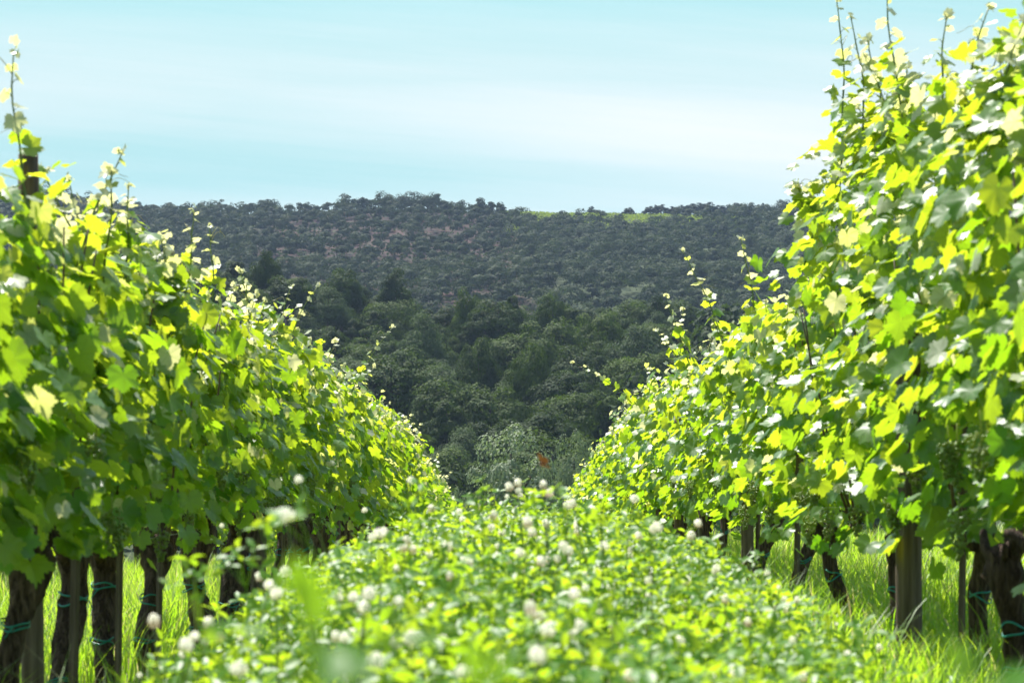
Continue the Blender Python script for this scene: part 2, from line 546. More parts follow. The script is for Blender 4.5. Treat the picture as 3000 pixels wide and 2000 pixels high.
# ------------------------------------------------------------------ leaf templates
def vine_leaf_template(lod, seed):
    rg = np.random.RandomState(seed)
    if lod == 0:
        th = np.radians(np.array([0, 5, 10, 15, 20, 25, 30, 36, 42, 48, 55, 61, 67, 73, 79, 86, 94, 101, 108, 115, 122, 130, 140, 150, 160, 169]))
        rr = np.array([1.0, .87, .93, .79, .85, .72, .67, .79, .76, .89, .93, .80, .86, .73, .71, .66, .76, .69, .81, .70, .75, .66, .69, .58, .50, .25])
    elif lod == 1:
        th = np.radians(np.array([0, 13, 27, 42, 55, 70, 84, 108, 130, 150, 168]))
        rr = np.array([1.0, .88, .68, .80, .94, .80, .66, .80, .70, .60, .28])
    else:
        th = np.radians(np.array([0, 28, 55, 84, 110, 150]))
        rr = np.array([1.0, .78, .92, .74, .78, .58])
    rr = rr * rg.uniform(0.92, 1.06, len(rr)) * (1 + 0.10 * np.sin(2 * th + rg.uniform(0, 6.28)))
    thf = np.concatenate([th, -th[:0:-1]])
    rf = np.concatenate([rr, rr[:0:-1] * rg.uniform(0.93, 1.07, len(rr) - 1)])
    x, y = rf * np.sin(thf), rf * np.cos(thf)
    a, b, c, d = rg.uniform(-0.15, 0.60), rg.uniform(0.05, 0.65), rg.uniform(0.03, 0.07), rg.uniform(0, 6.28)

    def hz(x, y):
        r2 = np.sqrt(x * x + y * y)
        an = np.arctan2(x, y)
        return -b * y * np.abs(y) * 0.8 - a * np.abs(x) ** 1.3 + c * r2 * r2 * np.sin(3 * an + d) + 0.6 * c * r2 * r2 * np.sin(7 * an + 2 * d) + 0.16 * np.abs(x)
    n = len(x)
    if lod <= 1:
        k = 0.5
        V = np.concatenate([[[0, 0, 0]], np.stack([x * k, y * k, hz(x * k, y * k)], 1), np.stack([x, y, hz(x, y)], 1)])
        tri = [(0, 1 + i, 1 + (i + 1) % n) for i in range(n)]
        quad = [(1 + i, 1 + n + i, 1 + n + (i + 1) % n, 1 + (i + 1) % n) for i in range(n)]
        # the sinus at the petiole stays open
        g = len(th) - 1
        tri = [t for i, t in enumerate(tri) if i != g]
        quad = [q for i, q in enumerate(quad) if i != g]
        return V, [np.array(tri)[:, ::-1], np.array(quad)[:, ::-1]]
    V = np.concatenate([[[0, 0, 0]], np.stack([x, y, hz(x, y)], 1)])
    g = len(th) - 1
    tri = [(0, 1 + i, 1 + (i + 1) % n) for i in range(n) if i != g]
    return V, [np.array(tri)[:, ::-1]]


LEAF = {lod: [vine_leaf_template(lod, 10 + s) for s in range(8)] for lod in (0, 1, 2)}


def put_leaves(acc, lod, rg, P, nrm, tip, S, var):
    Fr = frames(nrm, tip)
    pick = rg.randint(0, 8, len(P))
    for k in range(8):
        q = pick == k
        if q.any():
            T, TF = LEAF[lod][k]
            acc.add(*scatter(T, TF, P[q], Fr[q], S[q], var[q]))


def canopy_mesh(name, seed, H, bottom, n, lod, thick=1.0, half=0.52):
    """one vine's curtain of leaves; x across the row, y along it"""
    rg = np.random.RandomState(seed)
    acc = Acc()
    u = rg.uniform(-half, half, n)
    ph = rg.uniform(0, 6.28, 4)
    topw = 0.15 * np.sin(u * 7 + ph[0]) + 0.07 * np.sin(u * 17 + ph[1])
    botw = 0.12 * np.sin(u * 6 + ph[2]) + 0.09 * np.sin(u * 15 + ph[3])
    t = rg.beta(1.12, 1.05, n)
    h = (bottom + botw) + t * (H + topw - bottom - botw)
    prof = np.interp(t, [0, 0.15, 0.5, 0.85, 1.0], [0.11, 0.19, 0.20, 0.14, 0.06]) * thick
    side = np.where(rg.rand(n) < 0.5, -1.0, 1.0)
    v = side * np.abs(rg.normal(0.72, 0.36, n)) * prof
    lump = 0.08 * np.sin(u * 9 + h * 5 + ph[0]) + 0.06 * np.sin(h * 11 - u * 6 + ph[1])
    cl_ = np.sin(u * 12 + ph[2] + side) + np.sin(h * 8 + ph[3] + side * 2) + 0.8 * np.sin(u * 7 - h * 13 + ph[0])
    hide = (cl_ < -0.7) & (rg.rand(n) < 0.75)
    v = np.where(hide, v * 0.35, v)
    v = v + side * lump
    P = np.stack([v, u, h], 1)
    nrm = np.stack([side * rg.uniform(0.10, 1.05, n), rg.normal(-0.05, 0.62, n), rg.uniform(0.0, 1.25, n) + 0.6 * sstep(t, 0.8, 1.0)], 1)
    tip = np.stack([side * rg.uniform(0.0, 0.7, n), rg.normal(0, 0.50, n), -rg.uniform(0.5, 1.2, n)], 1)
    S = (0.034 + 0.050 * rg.beta(1.6, 1.5, n)) * np.interp(t, [0, 0.8, 1], [1.0, 0.98, 0.70])
    var = np.clip(rg.beta(2, 2, n) * 0.85 + 0.15 * t, 0, 1)
    young_lit = rg.rand(n) < np.interp(t, [0, 0.6, 1.0], [0.03, 0.09, 0.48])  # tip leaves, and whitish sun highlights on the hedge put into leaf colour
    var = np.where(young_lit, rg.uniform(1.15, 1.7, n), var)
    S = np.where(young_lit, S * 0.80, S)
    put_leaves(acc, lod, rg, P, nrm, tip, S, var)
    return acc.mesh(name, M['vine_leaf'] if lod == 0 else M['vine_leaf_far'])


def shoot_meshes(seed, length, lean, lod=0, nleaf=9, sz=0.062):
    """upright shoot from (0,0,0); returns stem mesh, leaf mesh, tendril meshes"""
    rg = np.random.RandomState(seed)
    n = 12
    t = np.linspace(0, 1, n)
    lean = np.asarray(lean, float)
    path = np.stack([lean[0] * t ** 1.6 * length + 0.004 * np.sin(t * 14) + 0.05 * length * (np.sin(t * 2.8 + seed) - math.sin(seed)), lean[1] * t ** 1.6 * length + 0.004 * np.cos(t * 13) + 0.05 * length * (np.cos(t * 2.5 + seed * 1.7) - math.cos(seed * 1.7)), length * t], 1)
    rad = np.interp(t, [0, 1], [0.0048, 0.0020]) * (1 + 0.35 * (np.arange(n) % 2))
    sa = Acc()
    sa.add(*tube(path, rad, 5, var=0.4))
    la = Acc()
    P, N, T, S, var = [], [], [], [], []
    for i in range(nleaf):
        f = (i + 0.6) / nleaf
        p = np.array([np.interp(f, t, path[:, k]) for k in range(3)])
        a = i * 2.6 + rg.uniform(-0.5, 0.5)
        d = np.array([math.cos(a), math.sin(a), 0.35 + 0.4 * f])
        pl = 0.045 * (1.1 - 0.8 * f)
        q = p + d * pl
        sa.add(*tube(np.array([p, (p + q) / 2 + [0, 0, 0.006], q]), 0.0013, 4, var=0.7))
        P.append(q); N.append(d * 0.5 + np.array([0, 0, rg.uniform(0.3, 1.0)]) + rg.normal(0, 0.35, 3))
        T.append(d * 0.9 + np.array([0, 0, rg.uniform(-0.9, 0.1)]) + rg.normal(0, 0.2, 3))
        S.append(sz * np.interp(f, [0, 0.5, 1], [1.2, 0.82, 0.24]) * rg.uniform(0.85, 1.15))
        var.append(rg.uniform(1.2, 1.8) if f > 0.62 else rg.uniform(0.4, 1.05))
    for k in range(4):                            # furled tip
        P.append(path[-1] + rg.normal(0, 0.008, 3)); N.append(rg.normal(0, 1, 3)); T.append(np.array([0, 0, 1.0]) + rg.normal(0, 0.5, 3))
        S.append(sz * rg.uniform(0.16, 0.34)); var.append(rg.uniform(1.5, 1.9))
    put_leaves(la, lod, rg, np.array(P), np.array(N), np.array(T), np.array(S), np.array(var))
    tm = []
    for k in range(2):
        f = rg.uniform(0.5, 0.95)
        p = np.array([np.interp(f, t, path[:, j]) for j in range(3)])
        a = rg.uniform(0, 6.28)
        L = rg.uniform(0.07, 0.14)
        s = np.linspace(0, 1, 12)
        cur = np.stack([np.cos(a + s * 1.2) * L * s, np.sin(a + s * 1.2) * L * s, 0.10 * s + 0.02 * np.sin(s * 5) - 0.05 * s ** 3], 1)
        ta = Acc()
        ta.add(*tube(p + cur, np.linspace(0.0016, 0.0007, 12), 4, var=rg.rand()))
        tm.append(ta.mesh('tendril', M['tendril']))
    return sa.mesh('shoot', M['shoot']), la.mesh('shoot_leaves', M['vine_leaf'] if lod == 0 else M['vine_leaf_far']), tm


def trunk_mesh(seed, hgt, r0, lean, hi=True):
    """old gnarled trunk ending in a knobbly head with two short arms, one connected surface each welded into the next"""
    rg = np.random.RandomState(seed)
    n, sd_ = (22, 16) if hi else (8, 7)
    t = np.linspace(0, 1, n)
    ph = rg.uniform(0, 6.28, 6)
    path = np.stack([lean[0] * hgt * t + 0.030 * np.sin(t * 5 + ph[0]), lean[1] * hgt * t + 0.055 * np.sin(t * 6 + ph[1]), -0.10 + (hgt + 0.10) * t], 1)
    rad = r0 * (np.interp(t, [0, 0.12, 0.4, 0.75, 0.92, 1.0], [1.25, 1.02, 0.86, 0.92, 1.40, 0.85]) + 0.10 * np.sin(t * 13 + ph[2]))
    ang = np.linspace(0, 6.283, sd_, endpoint=False)
    rough = 1 + 0.17 * np.sin(3 * ang[None] + 5 * t[:, None] + ph[3]) + 0.09 * np.sin(5 * ang[None] - 7 * t[:, None] + ph[4]) + rg.normal(0, 0.075, (n, sd_))
    acc = Acc()
    acc.add(*tube(path, rad, sd_, rough=rough))
    top = path[-3]
    for s in (-1, 1):
        L = rg.uniform(0.12, 0.26)
        m_ = 9 if hi else 4
        tt = np.linspace(0, 1, m_)
        ap = top + np.stack([0.02 * np.sin(tt * 6 + s), s * L * tt, 0.10 * tt ** 0.7 + 0.02 * np.sin(tt * 9)], 1)
        acc.add(*tube(ap, r0 * np.interp(tt, [0, 0.3, 1], [0.85, 0.52, 0.26]), 8 if hi else 5))
    if hi:
        for k in range(6):                        # pruning knuckles
            a = rg.uniform(0, 6.28)
            p = top + np.array([math.cos(a) * r0 * 0.6, math.sin(a) * r0 * 1.2, rg.uniform(-0.02, 0.05)])
            q = p + np.array([math.cos(a) * 0.05, math.sin(a) * 0.06, rg.uniform(0.03, 0.08)])
            acc.add(*tube(np.array([p, (p + q) / 2, q]), [r0 * 0.42, r0 * 0.34, r0 * 0.16], 7))
    return acc.mesh('trunk', M['bark']), t, path, rad


def sphere_template(nu=7, nv=5):
    V = [(0, 0, 1)]
    for i in range(1, nv):
        a = math.pi * i / nv
        for k in range(nu):
            b = 2 * math.pi * k / nu
            V.append((math.sin(a) * math.cos(b), math.sin(a) * math.sin(b), math.cos(a)))
    V.append((0, 0, -1))
    T, Q = [], []
    for k in range(nu):
        T.append((0, 1 + k, 1 + (k + 1) % nu))
        e = 1 + (nv - 2) * nu
        T.append((len(V) - 1, e + (k + 1) % nu, e + k))
    for i in range(nv - 2):
        for k in range(nu):
            a = 1 + i * nu
            Q.append((a + k, a + nu + k, a + nu + (k + 1) % nu, a + (k + 1) % nu))
    return np.array(V, float), [np.array(T), np.array(Q)]


SPH = sphere_template()


def cluster_mesh(seed, L=0.13, n=70, r=0.0062):
    rg = np.random.RandomState(seed)
    acc = Acc()
    acc.add(*tube(np.array([[0, 0, 0.05], [0.004, 0, 0], [0, 0.003, -L * 0.5], [0, 0, -L]]), [0.0022, 0.0022, 0.002, 0.0012], 5, var=0.8))
    t = rg.uniform(0.05, 1, n)
    R_ = np.interp(t, [0, 0.25, 1], [0.024, 0.040, 0.008])
    a = rg.uniform(0, 6.28, n)
    P = np.stack([np.cos(a) * R_ * rg.uniform(0.6, 1, n), np.sin(a) * R_ * rg.uniform(0.6, 1, n), -t * L], 1)
    Fr = np.repeat(np.eye(3)[None], n, 0)
    acc.add(*scatter(SPH[0], SPH[1], P, Fr, rg.uniform(0.75, 1.2, n) * r, rg.rand(n)))
    for i in range(0, n, 2):
        acc.add(*tube(np.array([[0, 0, P[i][2] + 0.012], P[i]]), 0.0010, 3, cap=False, var=0.9))
    return acc.mesh('grape_cluster', M['grape'])


def tie_mesh(rx, ry, seed):
    rg = np.random.RandomState(seed)
    acc = Acc()
    a = np.linspace(0, 2 * math.pi, 22)
    for k in range(2):
        tl = rg.uniform(-0.35, 0.35)
        P = np.stack([np.cos(a) * rx, np.sin(a) * ry, tl * np.cos(a) * rx + 0.012 * k + 0.004 * np.sin(3 * a)], 1)
        acc.add(*tube(P, 0.0035, 5, cap=False))
    q = P[0]
    acc.add(*tube(np.array([q, q + [0.01, -0.02, -0.01], q + [0.012, -0.045, -0.035]]), 0.003, 5))
    return acc.mesh('tie', M['tie'])


# ------------------------------------------------------------------ vine rows
ROW_L, ROW_R = -1.55, 1.55
STEP = 0.92
rnd = random.Random(4)
trunks_hi = [trunk_mesh(100 + i, 0.62, rnd.uniform(0.048, 0.066), (rnd.uniform(-0.15, 0.15), rnd.uniform(0.05, 0.55))) for i in range(9)]
trunks_lo = [trunk_mesh(150 + i, 0.62, rnd.uniform(0.045, 0.062), (rnd.uniform(-0.12, 0.12), rnd.uniform(-0.1, 0.25)), hi=False) for i in range(5)]
ties = [tie_mesh(0.068, 0.074, 200 + i) for i in range(4)]
clusters = [cluster_mesh(220 + i, L=0.10 + 0.015 * i) for i in range(5)]
mid_canopy = {s: [canopy_mesh('leaves', 300 + i + (50 if s == 'R' else 0), 1.74 if s == 'L' else 1.74, 0.66 if s == 'L' else 0.58, 520 if s == 'L' else 640, 1, half=0.52 if s == 'L' else 0.70) for i in range(8)] for s in 'LR'}
far_canopy = {s: [canopy_mesh('leaves', 400 + i + (50 if s == 'R' else 0), 1.74 if s == 'L' else 1.76, 0.64 if s == 'L' else 0.56, 500 if s == 'L' else 660, 2, half=0.52 if s == 'L' else 0.70) for i in range(6)] for s in 'LR'}
shoots_lib = [shoot_meshes(500 + i, rnd.uniform(0.30, 0.52), (rnd.uniform(-0.45, 0.45), rnd.uniform(-0.45, 0.45)), 0 if i < 6 else 1, nleaf=13, sz=0.076) for i in range(12)]
cane_lib = []
for i in range(5):
    ca = Acc()
    rg = np.random.RandomState(540 + i)
    tt = np.linspace(0, 1, 9)
    pth = np.stack([rg.uniform(-.1, .1) * tt + .02 * np.sin(tt * 7 + i), rg.uniform(-.25, .25) * tt ** .8 + .02 * np.cos(tt * 6), 1.0 * tt], 1)
    ca.add(*tube(pth, np.linspace(0.0060, 0.0028, 9) * (1 + .25 * (np.arange(9) % 2)), 6, var=.5))
    cane_lib.append(ca.mesh('cane', M['cane']))


def add_shoot(vine, lib, loc, rz=0.0, sc=1.0):
    st = link('shoot', lib[0], vine, loc, (0, 0, rz), (sc, sc, sc))
    link('leaves', lib[1], st)
    for tm in lib[2]:
        link('tendril', tm, st)
    return st


LOOK_L = ["old vine with thick dark trunk", "vine with slanting bark-shedding trunk", "vine with bent gnarled trunk", "vine with stout leaning trunk"]
side_name = {'L': 'left', 'R': 'right'}
vines = {'L': [], 'R': []}


def build_row(s, X, y0, y1, detail):
    k = 0
    y = y0
    ygap = [5.05, 6.0, 6.95, 8.0, 9.1, 10.6, 12.5, 14.6, 16.1] if (s == 'R' and detail) else []
    while y < y1:
        k += 1
        half = 0.52
        if k <= len(ygap):
            y = ygap[k - 1]
            half = {6: 0.85, 7: 1.05, 8: 1.0}.get(k, 0.6)
        jx, jy = rnd.uniform(-0.03, 0.03), (0 if k <= len(ygap) else rnd.uniform(-0.06, 0.06))
        yy = y + jy
        z = float(zg(X, yy))
        v = bpy.data.objects.new('grape_vine', None)
        col.objects.link(v)
        v.empty_display_size = 0.2
        v.location = (X + jx, yy, z)
        flip = rnd.random() < 0.5
        sc = rnd.uniform(0.86, 1.11)
        tsc = (1.0 if s == 'L' else 0.93) * rnd.uniform(0.92, 1.08)
        near = detail and yy < 14.8
        if near:
            H = (1.66 + 0.008 * (yy - 5)) if s == 'L' else float(np.interp(yy, [5, 6.5, 7.2, 8.0, 9.1, 10.0, 11.0, 14], [1.98, 2.02, 2.08, 2.28, 2.26, 1.86, 1.74, 1.72]))
            H += ((0.16, -0.12, 0.02, -0.16, 0.10)[k % 5] if (s == 'L' or yy > 10) else 0)
            cm = canopy_mesh('leaves', 600 + k + (40 if s == 'R' else 0), H, 0.74 if s == 'L' else 0.60, int((420 if s == 'L' else 370) * (H - 0.45) * half / 0.52) + 30, 0, half=half)
            link('leaves', cm, v, (0, 0, 0))
        elif detail and yy < 30:
            link('leaves', mid_canopy[s][rnd.randrange(8)], v, (0, 0, 0), (0, 0, math.pi if flip else 0), (1, 1, sc))
        else:
            link('leaves', far_canopy[s][rnd.randrange(6)], v, (0, 0, 0), (0, 0, math.pi if flip else 0), (1, 1, sc))
        tr = (trunks_hi if yy < 22 and detail else trunks_lo)
        tm = tr[rnd.randrange(len(tr))]
        fat = rnd.uniform(0.9, 1.2) * (0.80 if s == 'L' else 0.62)
        rz = rnd.uniform(-0.4, 0.4) if s == 'L' else rnd.choice([0, math.pi / 2, -math.pi / 2]) + rnd.uniform(-0.5, 0.5)
        link('trunk', tm[0], v, (0, 0, 0), (0, 0, rz), (fat, fat, tsc))
        if detail and yy < 24:
            for q in range(1 if yy > 16 else 2):
                f = rnd.uniform(0.30, 0.45) + 0.28 * q
                c3 = [np.interp(f, tm[1], tm[2][:, j]) for j in range(3)]
                rr = float(np.interp(f, tm[1], tm[3])) * fat / 0.060
                cx3, cy3 = fat * (c3[0] * math.cos(rz) - c3[1] * math.sin(rz)), fat * (c3[0] * math.sin(rz) + c3[1] * math.cos(rz))
                link('tie', ties[rnd.randrange(4)], v, (cx3, cy3 - 0.02, c3[2] * tsc), (0, 0, rnd.uniform(0, 6)), (rr, rr, 1))
        if near:
            for q in range(4):
                link('cane', cane_lib[rnd.randrange(5)], v, (rnd.uniform(-0.05, 0.05), rnd.uniform(-0.3, 0.3), 0.62 * tsc), (rnd.uniform(-0.1, 0.1), rnd.uniform(-0.1, 0.1), rnd.uniform(0, 6)))
        if detail and yy < 18:
            for q in range(3 if s == 'R' else 2):
                link('grape_cluster', clusters[rnd.randrange(5)], v, ((0.20 if s == 'L' else -0.20) + rnd.uniform(-0.06, 0.06), rnd.uniform(-0.4, 0.4), rnd.uniform(0.62, 0.95) * tsc + 0.05), (0, 0, rnd.uniform(0, 6)))
        if detail and yy < 62:
            ns = (5 if yy < 30 else 3) if yy > 6.6 else 2
            top = (1.66 + 0.008 * (yy - 5)) if (s == 'L' and near) else (1.72 if s == 'L' else 1.74)
            if s == 'R' and near:
                top = H
            for q in range(ns):
                lib = shoots_lib[rnd.randrange(6) if yy < 16 else 6 + rnd.randrange(6)]
                add_shoot(v, lib, (rnd.uniform(-0.10, 0.10), rnd.uniform(-0.85, 0.85) * half, top - rnd.uniform(0.12, 0.36)), rnd.uniform(0, 6.28), (rnd.uniform(0.6, 0.9) if rnd.random() < 0.6 else rnd.uniform(0.9, 1.2)) * (0.7 if yy < 6.6 else 1))
        vines[s].append((v, yy, k, z))
        y += (1.25 if s == 'R' else STEP) * rnd.uniform(0.95, 1.05)


build_row('L', ROW_L, 5.15, 58.0, True)
build_row('R', ROW_R, 5.05, 58.0, True)
for s in 'LR':
    for v, yy, k, z in vines[s]:
        far = yy > 27
        if not far:
            look = LOOK_L[k % 4] if s == 'L' else ["leafy vine with slim dark trunk", "leafy vine with twisted trunk", "tall leafy vine with tied trunk", "vine hung with small green grapes"][k % 4]
            tag(v, f"{look}, {ordinal(k)} along the {side_name[s]} row counting away from the viewer", 'grapevine', f"vines of the {side_name[s]} row")
        else:
            tag(v, f"small distant vine in the {side_name[s]} row running down to the wood", 'grapevine', f"distant vines of the {side_name[s]} row")
# the neighbouring rows, glimpsed between the trunks
n_before = {s: len(vines[s]) for s in 'LR'}
build_row('L', ROW_L - 2.95, 13.5, 38, False)
build_row('R', ROW_R + 2.95, 13.5, 38, False)
for s in 'LR':
    for v, yy, k, z in vines[s][n_before[s]:]:
        tag(v, f"vine of the next row, seen between the trunks of the {side_name[s]} row", 'grapevine', f"vines of the next row on the {side_name[s]}")


def vine_near(s, y):
    return min((q for q in vines[s][:n_before[s]]), key=lambda q: abs(q[1] - y))[0]


# tall shoots that stand clear of the hedge, placed where they stick out: (side, base y, lateral, base height, tip px, tip py)
TALL = [('L', 6.30, 0.05, 1.55, 80, 150), ('L', 7.45, 0.0, 1.52, 190, 520), ('L', 7.9, 0.02, 1.52, 350, 545), ('L', 9.3, 0.0, 1.52, 545, 620), ('L', 9.9, 0.04, 1.52, 615, 660),
        ('L', 11.6, 0.03, 1.52, 745, 830), ('L', 13.0, 0.05, 1.52, 880, 840), ('L', 13.4, 0.02, 1.52, 935, 835), ('L', 17.6, 0.1, 1.52, 1130, 955),
        ('R', 8.9, -0.08, 2.15, 2395, -5), ('R', 8.6, -0.05, 2.1, 2470, 60), ('R', 8.3, 0.0, 2.1, 2560, 120), ('R', 7.7, 0.0, 1.9, 2655, -45), ('R', 7.3, 0.06, 1.9, 2770, 60), ('R', 6.9, 0.0, 1.85, 2850, 30), ('R', 6.3, -0.05, 1.8, 2960, 60), ('R', 9.4, -0.18, 2.0, 2330, 610), ('R', 12.6, -0.02, 1.60, 2180, 700), ('R', 13.9, -0.05, 1.60, 2030, 735),
        ('R', 16.4, -0.05, 1.60, 1965, 865), ('R', 18.0, 0.0, 1.60, 1990, 905), ('R', 21.0, -0.22, 1.60, 1660, 1060), ('R', 9.2, -0.2, 1.75, 2480, 400)]
for i, (s, y, dx, hb, tx, ty) in enumerate(TALL):
    v = vine_near(s, y)
    X = (ROW_L if s == 'L' else ROW_R) + dx
    base = Vector((X, y, float(zg(X, y)) + hb))
    tip = Vector(((tx - 1500) * y / FPX, y - 0.05, -(ty - 1000) * y / FPX))
    d = tip - base
    L = max(d.z, 0.15)
    lib = shoot_meshes(700 + i, L, (d.x / L, d.y / L), 0, nleaf=int(7 + L * 13), sz=0.066 if s == 'L' else 0.080)
    add_shoot(v, lib, base - v.location)

# ------------------------------------------------------------------ posts, stakes, wires
def post_mesh(name, r, h, seed, lean=(0, 0), square=False, mt='post'):
    rg = np.random.RandomState(seed)
    n = 12
    t = np.linspace(0, 1, n)
    path = np.stack([lean[0] * t * h, lean[1] * t * h, -0.25 + (h + 0.25) * t], 1)
    sides = 4 if square else 18
    ang = np.linspace(0, 6.283, sides, endpoint=False)
    rough = 1 + 0.03 * np.sin(3 * ang + seed)[None] + rg.normal(0, 0.012, (n, sides))
    rad = np.interp(t, [0, 0.97, 1], [r * 1.05, r * 0.94, r * 0.86])
    acc = Acc()
    acc.add(*tube(path, rad, sides, rough=rough))
    return acc.mesh(name, M[mt], smooth=not square)


for i, (s, y, r, h, lean, lab) in enumerate([
        ('L', 6.42, 0.036, 1.90, (-0.005, -0.02), "round grey wooden post rising above the leaves at the left edge"),
        ('L', 11.5, 0.040, 1.52, (0.0, 0.02), "second wooden post of the left row, sunk among the leaves"),
        ('L', 16.6, 0.040, 1.52, (0.0, 0.0), "third wooden post of the left row, mostly hidden by leaves"),
        ('L', 21.7, 0.040, 1.52, (0.0, 0.0), "fourth wooden post of the left row, mostly hidden by leaves"),
        ('R', 7.32, 0.047, 1.55, (-0.004, 0.0), "stout round wooden post, thickest upright under the right row"),
        ('R', 12.35, 0.038, 1.5, (0.0, 0.0), "slimmer wooden post of the right row, next beyond the stout one"),
        ('R', 17.4, 0.040, 1.45, (0.0, 0.0), "third wooden post of the right row, mostly hidden by leaves"),
        ('R', 22.5, 0.040, 1.45, (0.0, 0.0), "fourth wooden post of the right row, mostly hidden by leaves")]):
    X = (ROW_L if s == 'L' else ROW_R) + ((0.01 if i == 0 else 0.08) if s == 'L' else -0.09)
    tag(link('wooden_post', post_mesh('wooden_post', r, h, i, lean), None, (X, y, float(zg(X, y)))), lab, 'post', 'wooden posts of the vine rows')

stake_lib = [post_mesh('vine_stake', 0.011 + 0.003 * (i % 3), 0.95, 30 + i, (rnd.uniform(-0.03, 0.03), rnd.uniform(-0.05, 0.05)), i % 2 == 0, 'stake') for i in range(5)]
for s in 'LR':
    for v, yy, k, z in vines[s][:n_before[s]]:
        if yy > 22: break
        if (k * 7 + (s == 'L')) % 5 < 1: continue
        X = v.location.x + (0.02 if s == 'L' else -0.03)
        y2 = yy - rnd.uniform(0.10, 0.16)
        o = link('vine_stake', stake_lib[rnd.randrange(5)], None, (X, y2, float(zg(X, y2))), (0, 0, rnd.uniform(-0.4, 0.4)))
        tag(o, f"thin wooden stake tied to the {ordinal(k)} vine along the {side_name[s]} row", 'stake', f"stakes beside the vines of the {side_name[s]} row")
for s, X in (('L', ROW_L), ('R', ROW_R)):
    for h, nm in ((0.62, "low"), (1.05, "middle"), (1.5, "upper")):
        yv = np.arange(4.8, 58, 1.5)
        acc = Acc()
        acc.add(*tube(np.stack([np.full_like(yv, X) + 0.02 * np.sin(yv), yv, zg(X, yv) + h + 0.01 * np.sin(yv * 2.1)], 1), 0.0015, 4))
        tag(link('trellis_wire', acc.mesh('trellis_wire', M['wire'])), f"{nm} steel trellis wire strung along the {side_name[s]} vine row", 'wire', 'trellis wires')

# ------------------------------------------------------------------ clover and grass
def leaflet_template():
    V = np.array([[0, 0, 0], [-.20, .30, .05], [0, .30, 0], [.20, .30, .05], [-.22, .65, .04], [0, .66, -.02], [.22, .65, .04], [0, 1.0, -.10]])
    F = [np.array([[0, 2, 1], [0, 3, 2], [4, 5, 7], [5, 6, 7]]), np.array([[1, 2, 5, 4], [2, 3, 6, 5]])]
    return V, F


LT = leaflet_template()


def clover_patch(rg, P, D, size):
    """trifoliate leaves at node points P, facing direction D (unit-ish)"""
    n = len(P)
    acc = Acc()
    up = unit(D + rg.normal(0, 0.30, (n, 3)))
    ref = rg.normal(0, 1, (n, 3))
    a = unit(np.cross(up, ref))
    b = np.cross(up, a)
    for k in range(3):
        th = k * 2.094 + rg.normal(0, 0.18, n)
        d = np.cos(th)[:, None] * a + np.sin(th)[:, None] * b + up * rg.uniform(-0.1, 0.55, n)[:, None]
        nn = up - d * 0.25 + rg.normal(0, 0.18, (n, 3))
        Fr = frames(nn, d)
        acc.add(*scatter(LT[0], LT[1], P + unit(d) * 0.002, Fr, size * rg.uniform(0.8, 1.15, n), np.clip(rg.beta(2, 2, n), 0, 1)))
    return acc


def clover_top(x, y):
    """height of the clover's top surface"""
    t = np.interp(y, CLOV_Y, CLOV_T)
    return zslope(y) + t - 0.22 * np.abs(x / np.where(x < 0, 0.74, 0.85)) ** 2.2 + 0.045 * wave(x, y, 4.0, 21) + 0.045 * wave(x, y, 11.0, 22)


rg = np.random.RandomState(77)
n = 20000
yy = 0.75 + 15.5 * rg.beta(1.0, 2.0, n)
xx = np.where(rg.rand(n) < 0.82, rg.normal(0.0, 0.46, n), rg.uniform(-1.15, 1.3, n))
xx = np.where(np.abs(xx) > 0.85, np.where(rg.rand(n) < 0.45, xx, xx * 0.6), xx)
q = np.abs(xx - 0.05) < 1.25 - 0.30 * rg.rand(n)
xx, yy = xx[q], yy[q]
top = clover_top(xx, yy)
gz = zg(xx, yy)
hgt = np.maximum(top - gz, 0.08)
dep = rg.exponential(0.28, len(xx)).clip(0, 0.92)
zz = gz + hgt * (1 - dep) + rg.normal(0, 0.040, len(xx))
P = np.stack([xx, yy, zz], 1)
acc = clover_patch(rg, P, np.array([0, -0.10, 1.0])[None] + rg.normal(0, 0.35, (len(P), 3)), rg.uniform(0.022, 0.042, len(P)))
sel = rg.rand(len(P)) < 0.55
for p, g in zip(P[sel], gz[sel]):
    o = p + np.array([rg.normal(0, 0.03), rg.normal(0, 0.03), -min(p[2] - g, rg.uniform(0.05, 0.16))])
    acc.add(*tube(np.array([o, p]), [0.0014, 0.0009], 3, cap=False, var=rg.rand()))
